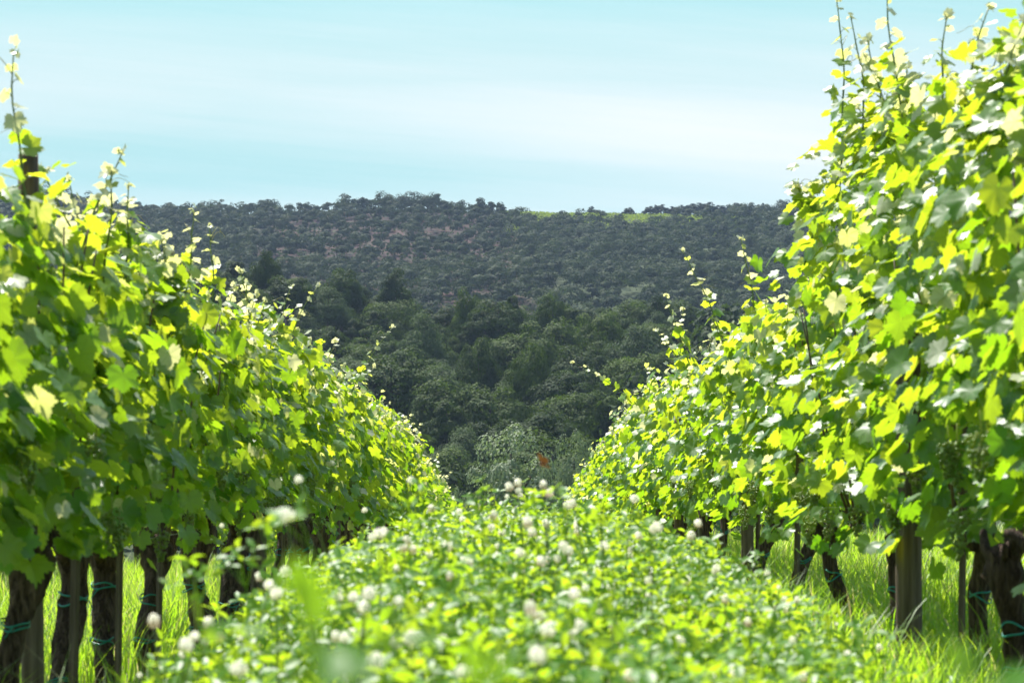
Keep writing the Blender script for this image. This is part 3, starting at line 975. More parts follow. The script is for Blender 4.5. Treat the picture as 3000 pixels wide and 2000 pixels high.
# taller sprigs close to the lens, out of focus in the photograph: (px, py, distance, spread)
for (sx, sy, D, k) in [(890, 1500, 2.4, 2), (660, 1860, 1.6, 2), (1050, 1980, 1.3, 3),
                       (1250, 1470, 4.2, 6), (1400, 1445, 4.6, 5), (1560, 1440, 4.6, 2), (1640, 1440, 4.5, 3), (1180, 1500, 4.2, 6), (1750, 1500, 4.3, 6), (1560, 1455, 5.2, 5), (1860, 1560, 4.0, 6), (780, 1580, 3.6, 5), (560, 1690, 3.4, 6), (700, 1640, 3.4, 6)]:
    c = np.array([(sx - 1500) * D / FPX, D, -(sy - 1000) * D / FPX])
    Q = c + rg.normal(0, 1, (k, 3)) * np.array([0.018, 0.03, 0.02]) * min(D / 2.0, 1.0)
    a2 = clover_patch(rg, Q, np.array([[0, -0.2, 1.0]]) + rg.normal(0, 0.3, (k, 3)), rg.uniform(0.024, 0.036, k))
    acc.add(np.concatenate(a2.V), [np.concatenate(x) for x in a2.F.values()], np.concatenate(a2.A))
    g = float(zg(c[0], c[1]))
    hubp = np.array([c[0] + 0.01, c[1] + 0.02, c[2] - 0.05])
    acc.add(*tube(np.array([[c[0] + 0.03, c[1] + 0.05, g], [c[0] + 0.02, c[1] + 0.03, g + (hubp[2] - g) * 0.6], hubp]), [0.0018, 0.0015, 0.0012], 4, cap=False, var=0.5))
    for p in Q:
        acc.add(*tube(np.array([hubp, p]), [0.0010, 0.0008], 3, cap=False, var=0.5))
# single leaflets of clover right in front of the lens, far out of focus: (px, py, distance, tip direction, face normal, length)
for (sx, sy, D, tp, nr, L) in [(900, 1830, 0.80, (0.05, 0.1, 1), (0.75, 0.8, 0.15), 0.036), (930, 1850, 0.82, (0.25, 0.1, 1), (0.8, 0.8, 0.1), 0.028), (880, 1760, 0.80, (-0.3, 0.0, 1), (-0.7, 1, -0.1), 0.020), (960, 2010, 0.85, (0.1, 0.5, 0.8), (0.1, -0.6, 0.8), 0.030),
                               (1010, 2000, 0.88, (0.4, 0.5, 0.6), (0.1, -0.7, 0.8), 0.028), (1390, 2020, 0.85, (0.1, 0.2, 1), (0.7, 0.8, 0.1), 0.028), (1440, 2010, 0.9, (0.5, 0.2, 1), (0.8, 1, -0.1), 0.022), (2860, 1990, 0.85, (-0.8, 0.1, 0.5), (0.9, 0.6, -0.1), 0.026), (2930, 2030, 0.85, (0.6, 0.3, 0.5), (0.0, -0.5, 0.8), 0.032)]:
    c = np.array([[(sx - 1500) * D / FPX, D, -(sy - 1000) * D / FPX]])
    acc.add(*scatter(LT[0] * np.array([1.3, 1, 1]), LT[1], c, frames(np.array([nr], float), np.array([tp], float)), np.array([L * 0.85]), np.array([0.0])))
    acc.add(*tube(np.array([c[0] + [0.0, 0.02, -0.25], c[0] + [0.0, 0.005, -0.06], c[0]]), [0.0012, 0.0010, 0.0008], 3, cap=False, var=0.5))
tag(link('clover', acc.mesh('clover', M['clover_leaf'])), kind='stuff')


def grass_blades(rg, x, y, h, w, dry):
    n = len(x)
    g = zg(x, y)
    a = rg.uniform(0, 6.28, n)
    dx, dy = np.cos(a), np.sin(a)
    ln = h * rg.uniform(0.15, 0.75, n)
    sxv, syv = -dy * w, dx * w
    base = np.stack([x, y, g - 0.01], 1)
    bend = np.stack([dx, dy, np.zeros(n)], 1)
    side = np.stack([sxv, syv, np.zeros(n)], 1)
    pts = []
    for t, ww in ((0, 1.0), (0.4, 0.85), (0.75, 0.55)):
        c = base + bend * (ln * t ** 2)[:, None] + np.array([0, 0, 1.0]) * (h * (t - 0.12 * t * t))[:, None]
        pts += [c - side * ww, c + side * ww]
    pts.append(base + bend * ln[:, None] + np.array([0, 0, 1.0]) * (h * 0.86)[:, None])
    V = np.stack(pts, 1).reshape(-1, 3)
    o = (np.arange(n) * 7)[:, None, None]
    Q = (np.array([[0, 1, 3, 2], [2, 3, 5, 4]])[None] + o).reshape(-1, 4)
    T = (np.array([[4, 5, 6]])[None] + o).reshape(-1, 3)
    A = np.zeros((n, 7, 3), np.float32)
    var = rg.rand(n)
    var = np.where(rg.rand(n) < dry, rg.uniform(1.2, 1.8, n), var)
    A[:, :, 2] = var[:, None]
    return V, [Q, T], A.reshape(-1, 3)


acc = Acc()
rg = np.random.RandomState(90)


def grass_zone(n, x0, x1, y0, y1, hmin, hmax, dry=0.1, w=0.0028, pw=1.6):
    x = rg.uniform(x0, x1, n)
    y = y0 + (y1 - y0) * rg.rand(n) ** pw
    keep = ~((np.abs(x) < 0.55) & (y > 0.5) & (y < 14))
    x, y = x[keep], y[keep]
    lump = 0.5 + 0.5 * np.clip(wave(x, y, 2.2, 31), -1, 1)
    h = rg.uniform(hmin, hmax, len(x)) * (0.6 + 0.6 * lump)
    acc.add(*grass_blades(rg, x, y, h, np.full(len(x), w) * rg.uniform(0.6, 1.4, len(x)), dry))


grass_zone(30000, 0.62, 1.9, 4.2, 16, 0.05, 0.17, 0.09)
grass_zone(30000, 1.6, 4.3, 5.5, 24, 0.20, 0.48, 0.15)
grass_zone(24000, -1.5, -0.7, 4.5, 15, 0.05, 0.16, 0.09)
grass_zone(30000, -4.3, -1.6, 5.5, 24, 0.18, 0.44, 0.16)
grass_zone(24000, -6.5, -4.2, 14, 45, 0.14, 0.36, 0.08, 0.004)
grass_zone(24000, 4.2, 6.5, 14, 45, 0.14, 0.36, 0.08, 0.004)
grass_zone(26000, -4.2, 4.2, 16, 74, 0.08, 0.26, 0.08, 0.005)
grass_zone(9000, -1.2, 1.2, 3.0, 16, 0.22, 0.44, 0.06)
grass_zone(5000, 1.15, 1.9, 5.0, 11, 0.15, 0.34, 0.06)
tag(link('grass', acc.mesh('grass', M['grass'])), kind='stuff')


# clover flowers, each a thing
def head_mesh(seed, r, asp, old):
    rg = np.random.RandomState(seed)
    acc = Acc()
    n = 85
    i = np.arange(n) + 0.5
    z = 1 - 1.85 * i / n
    a = i * 2.39996
    d = np.stack([np.cos(a) * np.sqrt(1 - z * z), np.sin(a) * np.sqrt(1 - z * z), z], 1)
    T = np.array([[-.16, 0, 0], [.16, 0, 0], [.22, .6, .06], [-.22, .6, .06], [.09, 1.0, .0], [-.09, 1.0, .0]])
    TF = [np.array([[0, 1, 2, 3], [3, 2, 4, 5]])]
    tip = unit(d * 0.70 + np.array([0, 0, 0.75]) + rg.normal(0, 0.2, (n, 3)))
    nn = unit(d + np.array([0, 0, 0.2]) + rg.normal(0, 0.15, (n, 3)))
    Vv, Ff, Aa = scatter(T, TF, d * r * 0.78 * np.array([1, 1, asp]), frames(nn, tip), np.full(n, r * 0.56) * rg.uniform(0.85, 1.1, n), rg.rand(n))
    age = np.clip((-z + old * 2 - 1.0) * 1.6 + rg.normal(0, 0.12, n), 0, 1)
    Aa = Aa.reshape(n, 6, 3)
    Aa[:, :, 1] = np.array([0.1, 0.1, 0.05, 0.05, 0.0, 0.0])[None]
    Aa[:, :, 0] = age[:, None]
    acc.add(Vv, Ff, Aa.reshape(-1, 3))
    return acc.mesh('flower_head', M['clover_head'])


HEADS = [head_mesh(1, 0.0115, 1.0, 0.26), head_mesh(2, 0.0125, 0.95, 0.32), head_mesh(3, 0.0115, 1.25, 0.46), head_mesh(4, 0.0110, 1.35, 0.62), head_mesh(5, 0.0085, 1.0, 0.2), head_mesh(6, 0.0105, 1.15, 0.36)]
BROWN = {2, 3}
stem_acc = []
for i in range(4):
    a_ = Acc()
    tt = np.linspace(0, 1, 6)
    a_.add(*tube(np.stack([0.05 * (1 - tt) ** 2 * math.cos(i * 1.7), 0.05 * (1 - tt) ** 2 * math.sin(i * 1.7), -0.32 + 0.315 * tt], 1), np.linspace(0.0019, 0.0012, 6), 5, var=0.5))
    stem_acc.append(a_.mesh('stem', M['shoot']))

# flowers read off the photograph: (px, py, head diameter in px, variant)
FL = [(840, 1512, 46, 1), (875, 1405, 36, 4), (1068, 1495, 20, 0), (1205, 1408, 26, 0), (1265, 1490, 26, 3), (1345, 1500, 22, 1), (1398, 1485, 22, 3), (1445, 1510, 30, 3), (1492, 1427, 26, 2), (1517, 1415, 24, 2), (1520, 1438, 24, 0), (1525, 1452, 18, 2),
      (1485, 1455, 20, 4), (1592, 1420, 26, 2), (1545, 1532, 36, 3), (1600, 1535, 26, 2), (1610, 1445, 28, 3), (1665, 1480, 30, 1), (1680, 1475, 28, 2), (1735, 1495, 26, 1), (1760, 1455, 24, 4), (1858, 1462, 26, 1), (1872, 1570, 26, 2), (1925, 1545, 34, 1), (1915, 1550, 30, 1),
      (2045, 1535, 26, 2), (2025, 1570, 26, 2), (2100, 1665, 26, 0), (2300, 1760, 26, 2), (1110, 1565, 36, 1), (1090, 1575, 28, 0), (1125, 1557, 30, 0), (1190, 1585, 30, 3), (1182, 1605, 32, 3), (1210, 1610, 30, 3), (1258, 1625, 28, 0), (1312, 1600, 32, 2), (1310, 1645, 28, 0), (1375, 1647, 28, 2),
      (1522, 1620, 32, 1), (1585, 1645, 32, 2), (1580, 1580, 22, 0), (1650, 1600, 34, 0), (1665, 1615, 30, 1), (1770, 1600, 30, 1), (1750, 1675, 28, 0), (1380, 1555, 14, 4), (1440, 1545, 24, 0), (1470, 1560, 24, 2), (1080, 1740, 46, 1), (1035, 1750, 36, 0), (1065, 1780, 42, 1), (1138, 1782, 30, 1),
      (1265, 1785, 36, 3), (1554, 1782, 46, 3), (1683, 1742, 42, 1), (1695, 1830, 42, 0), (1588, 1808, 36, 2), (1605, 1848, 42, 1), (1560, 1560, 30, 2), (1205, 1870, 50, 1), (1160, 1885, 42, 0), (1100, 1935, 50, 1), (1575, 1922, 60, 0), (1010, 1870, 40, 0), (1040, 1790, 30, 4), (1790, 1720, 30, 0), (1800, 1835, 36, 1), (1240, 1540, 24, 4), (1175, 1640, 20, 4),
      (450, 1820, 42, 3), (545, 1890, 44, 1), (570, 1865, 38, 0), (610, 1827, 40, 2), (640, 1865, 38, 3), (600, 1880, 30, 0), (790, 1715, 36, 0), (810, 1740, 40, 1), (835, 1675, 36, 0), (700, 1960, 50, 1), (650, 1540, 22, 4), (1030, 2000, 46, 0), (760, 1690, 30, 2), (940, 1820, 30, 0),
      (2140, 1812, 24, 3), (2180, 1780, 26, 0), (2150, 1835, 28, 2), (2245, 1785, 24, 0), (2230, 1800, 22, 0), (2120, 1820, 24, 1), (2085, 1800, 26, 2), (2320, 1845, 20, 4), (2240, 1835, 20, 0), (2010, 1700, 28, 1), (1990, 1880, 34, 1), (1950, 1820, 30, 0), (1900, 1700, 30, 0), (1960, 1640, 26, 4), (1990, 1930, 30, 4), (2080, 1880, 26, 0)]
flowers = []


def add_flower(x, y, z, size, var, label):
    o = bpy.data.objects.new('clover_flower', None)
    col.objects.link(o)
    o.empty_display_size = 0.02
    o.location = (x, y, z)
    k = size
    o.rotation_euler = (rnd.uniform(-0.25, 0.25), rnd.uniform(-0.25, 0.25), rnd.uniform(0, 6.28))
    link('flower_head', HEADS[var], o, (0, 0, 0), (0, 0, 0), (k, k, k))
    link('stem', stem_acc[rnd.randrange(4)], o, (0, 0, 0))
    tag(o, label, 'clover flower', 'clover flowers between the rows')
    flowers.append(o)


def fl_label(var, region):
    look = ["round creamy white clover head", "full white clover head", "white clover head withering brown beneath", "tall cream clover head turning brown below", "small pale clover bud", "oval white clover head"][var]
    return look + region


for (fx, fy, dpx, var) in FL:
    D = 0.0235 * FPX / dpx
    D = min(max(D, 1.9), 7.5)
    region = " among the clover on the crest" if fy < 1530 else " standing in the thick clover" if 850 < fx < 2000 else " near the vine trunks on the left" if fx <= 850 else " in the short grass by the right row"
    add_flower((fx - 1500) * D / FPX, D, -(fy - 1000) * D / FPX, rnd.uniform(0.95, 1.12), var, fl_label(var, region))
rg = np.random.RandomState(55)
for i in range(200):
    x = float(np.clip(rg.normal(0.03, 0.42), -0.95, 1.0))
    y = float(2.2 + 7.5 * rg.beta(1.1, 1.6))
    var = int(rg.choice([0, 1, 2, 3, 4, 5], p=[.26, .18, .10, .08, .26, .12]))
    z = float(clover_top(x, y)) + rg.uniform(-0.06, 0.045)
    fx, fy = px(x, y, z)
    region = " among the clover on the crest" if fy < 1530 else " standing in the thick clover" if 850 < fx < 2000 else " near the vine trunks on the left" if fx <= 850 else " in the short grass by the right row"
    add_flower(x, y, z, rg.uniform(0.75, 1.0), var, fl_label(var, region))

# butterfly
bf = bpy.data.objects.new('butterfly', None)
col.objects.link(bf)
D = 4.3
bf.location = ((1592 - 1500) * D / FPX, D, -(1358 - 1000) * D / FPX)
bf.rotation_euler = (R(25), R(48), R(75))
bf.scale = (0.95, 0.95, 0.95)
tag(bf, "orange butterfly flying above the clover in front of the silvery tree", 'butterfly')
acc = Acc()
acc.add(*tube(np.array([[0, -.011, 0], [0, -.007, 0], [0, -.002, 0], [0, .004, 0], [0, .009, 0], [0, .011, 0]]), [.0004, .0014, .0017, .0019, .0015, .0005], 8))
for s in (-1, 1):
    acc.add(*tube(np.array([[s * .0006, .010, .0006], [s * .003, .016, .002], [s * .0055, .020, .003]]), [.0003, .0002, .0003], 4))
link('body', acc.mesh('body', M['insect']), bf)
for s in (-1, 1):
    for nm, pts in (('forewing', [(0, .005), (.006, .013), (.016, .018), (.021, .016), (.020, .009), (.014, .002), (.004, -.001)]), ('hindwing', [(0, .002), (.012, .002), (.017, -.003), (.016, -.010), (.010, -.014), (.004, -.011)])):
        p = np.array([(s * a, b, 0.35 * a + 0.0006) for a, b in pts])
        p2 = p + np.array([0, 0, 0.0004])
        n = len(p)
        f = [list(range(n)), list(range(2 * n - 1, n - 1, -1))]
        sidef = [(i, (i + 1) % n, n + (i + 1) % n, n + i) for i in range(n)]
        link(nm, make_mesh(nm, np.concatenate([p, p2]), [np.array(f), np.array(sidef)], M['petal_orange'], np.full((2 * n, 3), 0.5), False), bf)

# ------------------------------------------------------------------ trees
CARD = np.array([[0, -0.5, 0.0], [0.42, 0.0, 0.06], [0, 0.5, 0.0], [-0.42, 0.0, 0.06]])
CARDF = [np.array([[0, 1, 2], [0, 2, 3]])]


def crown_arrays(seed, Rr, Hc, zc, nclump, ncard, card, shape='round', lop=0.0, cm=1.0, nn=0.28):
    """leaf cards of a crown: clumps spread through an uneven volume. returns V,F,A around the trunk base"""
    rg = np.random.RandomState(seed)
    d = unit(rg.normal(0, 1, (nclump, 3)))
    d[:, 2] = np.abs(d[:, 2]) * 0.9 - 0.35
    d = unit(d)
    rad = rg.uniform(0.45, 1.0, nclump) ** 0.7
    C = d * rad[:, None] * np.array([Rr, Rr, Hc / 2])
    hrel = C[:, 2] / (Hc / 2)
    if shape == 'cone':
        C[:, :2] *= np.interp(hrel, [-1, -0.4, 1], [0.95, 1.0, 0.22])[:, None]
    elif shape == 'column':
        C[:, :2] *= np.interp(hrel, [-1, 0.2, 1], [0.8, 1.0, 0.25])[:, None]
    elif shape == 'umbrella':
        C[:, 2] = np.abs(C[:, 2]) * 0.55
    elif shape == 'tall':
        C[:, :2] *= np.interp(hrel, [-1, -0.2, 0.5, 1], [0.7, 1.0, 0.85, 0.45])[:, None]
    C[:, 0] += lop * Rr * (hrel + 0.3)
    cr = cm * Rr * rg.uniform(0.20, 0.40, nclump) * (0.75 if shape in ('column', 'cone') else 1.0)
    cid = rg.randint(0, nclump, ncard)
    dd = unit(rg.normal(0, 1, (ncard, 3)))
    dd[:, 2] = np.where(rg.rand(ncard) < 0.65, np.abs(dd[:, 2]), dd[:, 2])
    P = C[cid] + dd * (cr[cid] * rg.uniform(0.55, 1.08, ncard) ** 0.6)[:, None] * np.array([1, 1, 0.8])
    P[:, 2] += zc
    whole = unit((P - np.array([0, 0, zc])) / np.array([Rr, Rr, Hc / 2]))
    nrm = 0.65 * dd + 0.75 * whole + rg.normal(0, nn, (ncard, 3)) + np.array([0, 0, 0.1])
    Fr = frames(nrm, rg.normal(0, 1, (ncard, 3)))
    var = np.clip(0.5 + 0.35 * rg.normal(0, 1, nclump)[cid] * 0.6 + rg.normal(0, 0.18, ncard), 0, 1)
    return scatter(CARD, CARDF, P, Fr, card * rg.uniform(0.6, 1.35, ncard), var)


def tree_trunk(seed, H, r, base_frac=0.5, limbs=4, spread=1.5):
    rg = np.random.RandomState(seed)
    acc = Acc()
    t = np.linspace(0, 1, 6)
    path = np.stack([0.15 * np.sin(t * 3 + seed), 0.15 * np.cos(t * 2.5 + seed), -0.8 + (H * 0.85 + 0.8) * t], 1)
    acc.add(*tube(path, np.linspace(r * 1.2, r * 0.3, 6), 7))
    for k in range(limbs):
        f = rg.uniform(base_frac * 0.7, 0.8)
        p = np.array([np.interp(f, t, path[:, j]) for j in range(3)])
        a = rg.uniform(0, 6.28)
        q = p + np.array([math.cos(a) * spread, math.sin(a) * spread, spread * rg.uniform(0.4, 1.0)])
        acc.add(*tube(arc(p, q, (0, 0, -0.1 * spread), 5), np.linspace(r * 0.5, r * 0.12, 5), 5))
    return acc.mesh('trunk', M['tree_bark'])


def tree_kind(seed, H, Rr, shape, mt, nclump, ncard, card, cfrac=0.8, lop=0.0):
    Hc = H * cfrac
    a = Acc()
    a.add(*crown_arrays(seed, Rr, Hc, H - Hc / 2 - Rr * 0.15, nclump, ncard, card, shape, lop))
    return tree_trunk(seed, H, 0.018 * H + 0.05, 1 - cfrac, 5, Rr * 0.6), a.mesh('crown', M[mt])


MIDK = [("dark round-crowned", tree_kind(1, 10, 4.2, 'round', 'tree_dark', 69, 14144, 0.274)),
        ("mid-green broad", tree_kind(2, 9.5, 4.6, 'round', 'tree_mid', 78, 15232, 0.274, 0.82, 0.1)),
        ("tall narrow dark", tree_kind(3, 12, 3.3, 'tall', 'tree_dark', 66, 13056, 0.258, 0.85)),
        ("bushy olive-green", tree_kind(4, 8.5, 4.0, 'round', 'tree_mid', 60, 13056, 0.258, 0.88, -0.1)),
        ("greyish feathery", tree_kind(5, 9.5, 3.6, 'tall', 'tree_grey', 90, 13600, 0.213, 0.86)),
        ("pointed dark", tree_kind(6, 11, 3.4, 'cone', 'tree_dark', 69, 13056, 0.251, 0.88)),
        ("lopsided spreading", tree_kind(7, 9.0, 4.8, 'round', 'tree_mid', 75, 15232, 0.274, 0.78, 0.25)),
        ("silvery small-leaved", tree_kind(9, 10, 3.6, 'round', 'tree_silver', 70, 15000, 0.19, 0.9)),
        ("dense rounded dark", tree_kind(8, 9.5, 3.7, 'round', 'tree_dark', 90, 15232, 0.236, 0.86))]

wood = Acc()
rs = np.random.RandomState(17)
mids = []
yv = 205.0
while yv < 408:
    step = 9.2 + 0.8 * rs.rand()
    half_l, half_r = 1330 * yv / FPX, 1250 * yv / FPX
    x = -half_l + rs.uniform(0, step)
    while x < half_r:
        mids.append((x + rs.normal(0, 1.6), yv + rs.normal(0, 2.2)))
        x += step * rs.uniform(0.8, 1.25)
    yv += step * 0.92

BL = ([0, 300, 500, 700, 900, 1000, 1100, 1200, 1300, 1400, 1500, 1600, 1700, 1800, 1900, 2000, 2100, 2250, 2420, 2500], [560, 640, 770, 860, 980, 1040, 1140, 1270, 1380, 1440, 1440, 1390, 1250, 1110, 1010, 910, 810, 710, 490, 300])


def place_tree(kind, x, y, s, rz, name='broadleaf_tree', sxy=1.0):
    o = bpy.data.objects.new(name, None)
    col.objects.link(o)
    o.location = (x, y, float(zg(x, y)) - 0.2)
    o.rotation_euler = (0, 0, rz)
    o.scale = (s * sxy, s * sxy, s)
    link('trunk', kind[0], o)
    link('crown', kind[1], o)
    return o


# trees that stand out in the photograph: (top px, top py, width px, distance, kind, label)
STAR = [(1500, 1195, 330, 122, 7, "small silvery-leaved tree just beyond the end of the vines"),
        (1680, 1215, 170, 150, 7, "greyish bush-like tree behind the right row, beside the silvery tree"),
        (1340, 1390, 110, 112, 7, "low shrubby tree where the left row ends"),
        (775, 718, 120, 372, 8, "dark dome-crowned tree rising highest from the wood on its left side"),
        (1500, 830, 95, 372, 5, "dark pointed tree standing alone above the middle of the wood"),
        (1160, 762, 120, 385, 2, "tall dark tree at the top of the wood, left of its middle"),
        (1000, 770, 150, 390, 0, "broad dark tree in the top line of the wood above the left row"),
        (1365, 835, 110, 368, 3, "light green round tree in the top line left of the pointed tree"),
        (1620, 845, 140, 375, 1, "lighter green tree in the top line right of the pointed tree"),
        (1925, 850, 110, 385, 8, "dark tree peeping over the right row at the top of the wood"),
        (400, 680, 150, 385, 3, "bright green bushy tree behind the shoots of the left row"),
        (1400, 965, 150, 300, 8, "rounded tree in the very middle of the wood, lit along its top"),
        (1240, 905, 170, 330, 4, "pale feathery tree in the wood above the left row's fall"),
        (1750, 900, 210, 345, 1, "wide dark-olive tree in the wood just above the right row"),
        (1560, 985, 150, 290, 1, "green tree beside and right of the wood's middle")]
star_xy = []
for tx, ty, wpx, D, k, lab in STAR:
    x = (tx - 1500) * D / FPX
    zt = (1000 - ty) * D / FPX
    H0 = [10, 9.5, 12, 8.5, 9.5, 11, 9, 10, 9.5][k]
    R0 = [4.2, 4.6, 3.3, 4.0, 3.6, 3.4, 4.8, 3.6, 3.7][k]
    g = float(zg(x, D))
    s = max((zt - g) / (H0 * 1.02), 0.4)
    wx = wpx * D / FPX / 2 / (R0 * 1.15)
    o = place_tree(MIDK[k][1] if D > 160 else None or MIDK[k][1], x, D, s, rs.uniform(0, 6.28), sxy=wx / s)
    tag(o, lab, 'tree', 'trees of the wood across the valley')
    star_xy.append((x, D))
recs = []
for (x, y) in mids:
    if any((x - a) ** 2 + (y - b) ** 2 < 16 for a, b in star_xy): continue
    k = int(rs.choice(9, p=[.17, .17, .10, .14, .14, .06, .10, 0, .12]))
    s = rs.choice([0.8, 0.95, 1.1, 1.3, 1.5], p=[.15, .25, .27, .21, .12]) * rs.uniform(0.93, 1.07) * (0.86 if y > 345 else 1.0)
    g = float(zg(x, y))
    H0 = [10, 9.5, 12, 8.5, 9.5, 11, 9, 10, 9.5][k]
    tx, ty = px(x, y, g + H0 * s)
    vis = 150 < tx < 2480 and ty < np.interp(tx, *BL) + 10
    if vis:
        recs.append((x, y, k, s, tx, ty))
    else:
        wood.add(*crown_arrays(9000 + len(wood.V), 4.0 * s, 7.5 * s, 5.5 * s, 20, 260, 1.3))
        wood.V[-1] += np.array([x, y, g], np.float32)
BANDS = [(205, 240, "at the foot of the wood"), (240, 275, "in the lower part of the wood"), (275, 310, "halfway up the wood"), (310, 345, "in the upper part of the wood"), (345, 376, "just below the top of the wood"), (376, 420, "along the top line of the wood")]
for a, b, where in BANDS:
    row = sorted([q for q in recs if a <= q[1] < b], key=lambda q: q[4])
    for i, (x, y, k, s, tx, ty) in enumerate(row):
        o = place_tree(MIDK[k][1], x, y, s, rs.uniform(0, 6.28))
        tag(o, f"{MIDK[k][0]} tree, {ordinal(i + 1)} from the left {where}", 'tree', 'trees of the wood across the valley')
print("mid trees", len(recs))

# far hillside --------------------------------------------------------------
FARK = [tree_kind(21, 8, 3.9, 'round', 'tree_far', 26, 1300, 0.68, 0.9), tree_kind(22, 9, 3.4, 'tall', 'tree_far', 24, 1200, 0.66, 0.9),
        tree_kind(23, 7, 4.0, 'round', 'tree_far', 24, 1300, 0.68, 0.85, 0.2), tree_kind(24, 9.5, 3.2, 'round', 'tree_far', 20, 1000, 0.66, 0.6, -0.1),
        tree_kind(25, 8.5, 3.0, 'cone', 'tree_far', 22, 1000, 0.66, 0.9)]
CYP = [tree_kind(31, 11, 1.15, 'column', 'cypress', 34, 800, 0.6, 0.95), tree_kind(32, 9, 1.9, 'column', 'cypress', 30, 800, 0.7, 0.95), tree_kind(33, 9.5, 2.8, 'cone', 'cypress', 34, 900, 0.75, 0.95)]
PINE = tree_kind(34, 13, 6.5, 'umbrella', 'tree_far', 46, 1500, 0.8, 0.5)


def far_z(x, y): return float(zg(x, y))


# the ridge's own landmarks: cypresses, umbrella pines, single trees
far_star = []
RID = [('cypress', 1, 1735, 607, 940, 9, "single dark cypress left of the bare stretch of ridge vines"), ('cypress', 2, 1843, 609, 955, 11, "rounded dark conifer standing alone on the ridge vines"),
       ('cypress', 0, 1888, 622, 958, 5, "tiny cypress on the skyline just right of the lone rounded conifer")]
for i, (cx, top) in enumerate([(1905, 605), (1922, 598), (1937, 600), (1957, 612), (1972, 606), (1988, 608), (1998, 602), (2013, 610), (2024, 597), (2036, 600), (2053, 594), (2062, 600), (2074, 592), (2088, 593), (2100, 602), (2118, 604), (2135, 600), (2150, 592), (2160, 594), (2172, 593), (2183, 600)]):
    RID.append(('cypress', [2, 0, 2, 1, 2, 0][i % 6], cx, top, 962 + (i * 7) % 20, 10, f"dark conifer, {ordinal(i + 1)} from the left in the clump on the ridge vines"))
for i, (cx, top) in enumerate([(2220, 595), (2233, 590), (2248, 596)]):
    RID.append(('cypress', 0, cx, top, 950, 9, f"slim cypress, {ordinal(i + 1)} of three above the right row on the skyline"))
for i, (cx, top) in enumerate([(1075, 580), (1100, 580), (1136, 580), (1150, 583), (1158, 590), (1170, 583), (1180, 582)]):
    RID.append(('cypress', 0, cx, top, 948, 11, f"thin dark cypress, {ordinal(i + 1)} from the left behind the umbrella pine"))
for nm, k, cx, top, D, _h, lab in RID:
    x = (cx - 1500) * D / FPX
    zt = (1000 - top + 6) * D / FPX
    s = max(zt - far_z(x, D), 4) / [11, 9, 9.5][k]
    o = place_tree(CYP[k], x, D, s, rs.uniform(0, 6.28), 'cypress_tree', sxy=min(1.4 / s, 1.8) if k == 0 else 2.5)
    tag(o, lab, 'cypress', 'conifers on the far ridge')
    far_star.append((x, D))
for cx, top, D, lab in [(1080, 583, 940, "flat-topped umbrella pine at the left end of the hilltop grove"), (1130, 600, 925, "umbrella pine low in the hilltop grove beside the flat-topped one"), (770, 594, 945, "small umbrella pine on the skyline left of the hilltop grove")]:
    x = (cx - 1500) * D / FPX
    zt = (1000 - top) * D / FPX
    s = max(zt - far_z(x, D), 4) / 12.2
    o = place_tree(PINE, x, D, s, rs.uniform(0, 6.28), 'umbrella_pine', sxy=(0.75 if cx == 770 else 1.15))
    tag(o, lab, 'pine tree', 'umbrella pines on the far ridge')
    far_star.append((x, D))

sky_tops = [(150, 548, 900), (180, 552, 905), (215, 560, 905), (255, 572, 910), (300, 582, 915), (345, 588, 920), (395, 596, 925), (430, 588, 940), (450, 594, 930), (500, 590, 935), (545, 592, 930), (590, 595, 935), (630, 588, 940), (670, 600, 935), (720, 595, 940), (745, 592, 940), (800, 598, 945), (850, 596, 945), (905, 592, 945),
            (945, 592, 945), (965, 588, 948), (1005, 588, 945), (1022, 580, 945), (1115, 582, 945), (1185, 576, 945), (1205, 574, 942), (1235, 582, 940), (1255, 580, 940), (1280, 582, 938), (1300, 582, 935), (1325, 592, 935), (1350, 604, 930), (1393, 612, 930), (1432, 612, 930), (1470, 618, 925), (1500, 628, 915), (1640, 628, 905), (1662, 626, 905), (1768, 620, 905), (1812, 626, 905), (1930, 632, 900), (2010, 618, 905),
            (2080, 620, 900), (2110, 612, 930), (2200, 606, 935), (2260, 605, 940), (2290, 600, 945), (2320, 604, 940), (2345, 594, 945), (2372, 592, 945), (2400, 598, 940), (2430, 600, 940), (2460, 598, 940), (2500, 600, 940), (2560, 605, 940)]
for i, (cx, top, D) in enumerate(sky_tops):
    x = (cx - 1500) * D / FPX
    zt = (1000 - top) * D / FPX
    k = [0, 1, 3, 2, 0, 3][i % 6]
    H0 = [8, 9, 7, 9.5, 8.5][k]
    s = max(zt - far_z(x, D), 3.0) / H0
    o = place_tree(FARK[k], x, D, s, rs.uniform(0, 6.28), 'hillside_tree', sxy=min(max(1.05 / s, 0.75), 1.4))
    tag(o, f"{['round', 'tall', 'open-crowned', 'spreading'][[0, 1, 3, 2].index(k) if k in (0, 1, 3, 2) else 0]} tree on the far skyline, {ordinal(i + 1)} counting from the left", 'tree', 'trees along the far skyline')
    far_star.append((x, D))

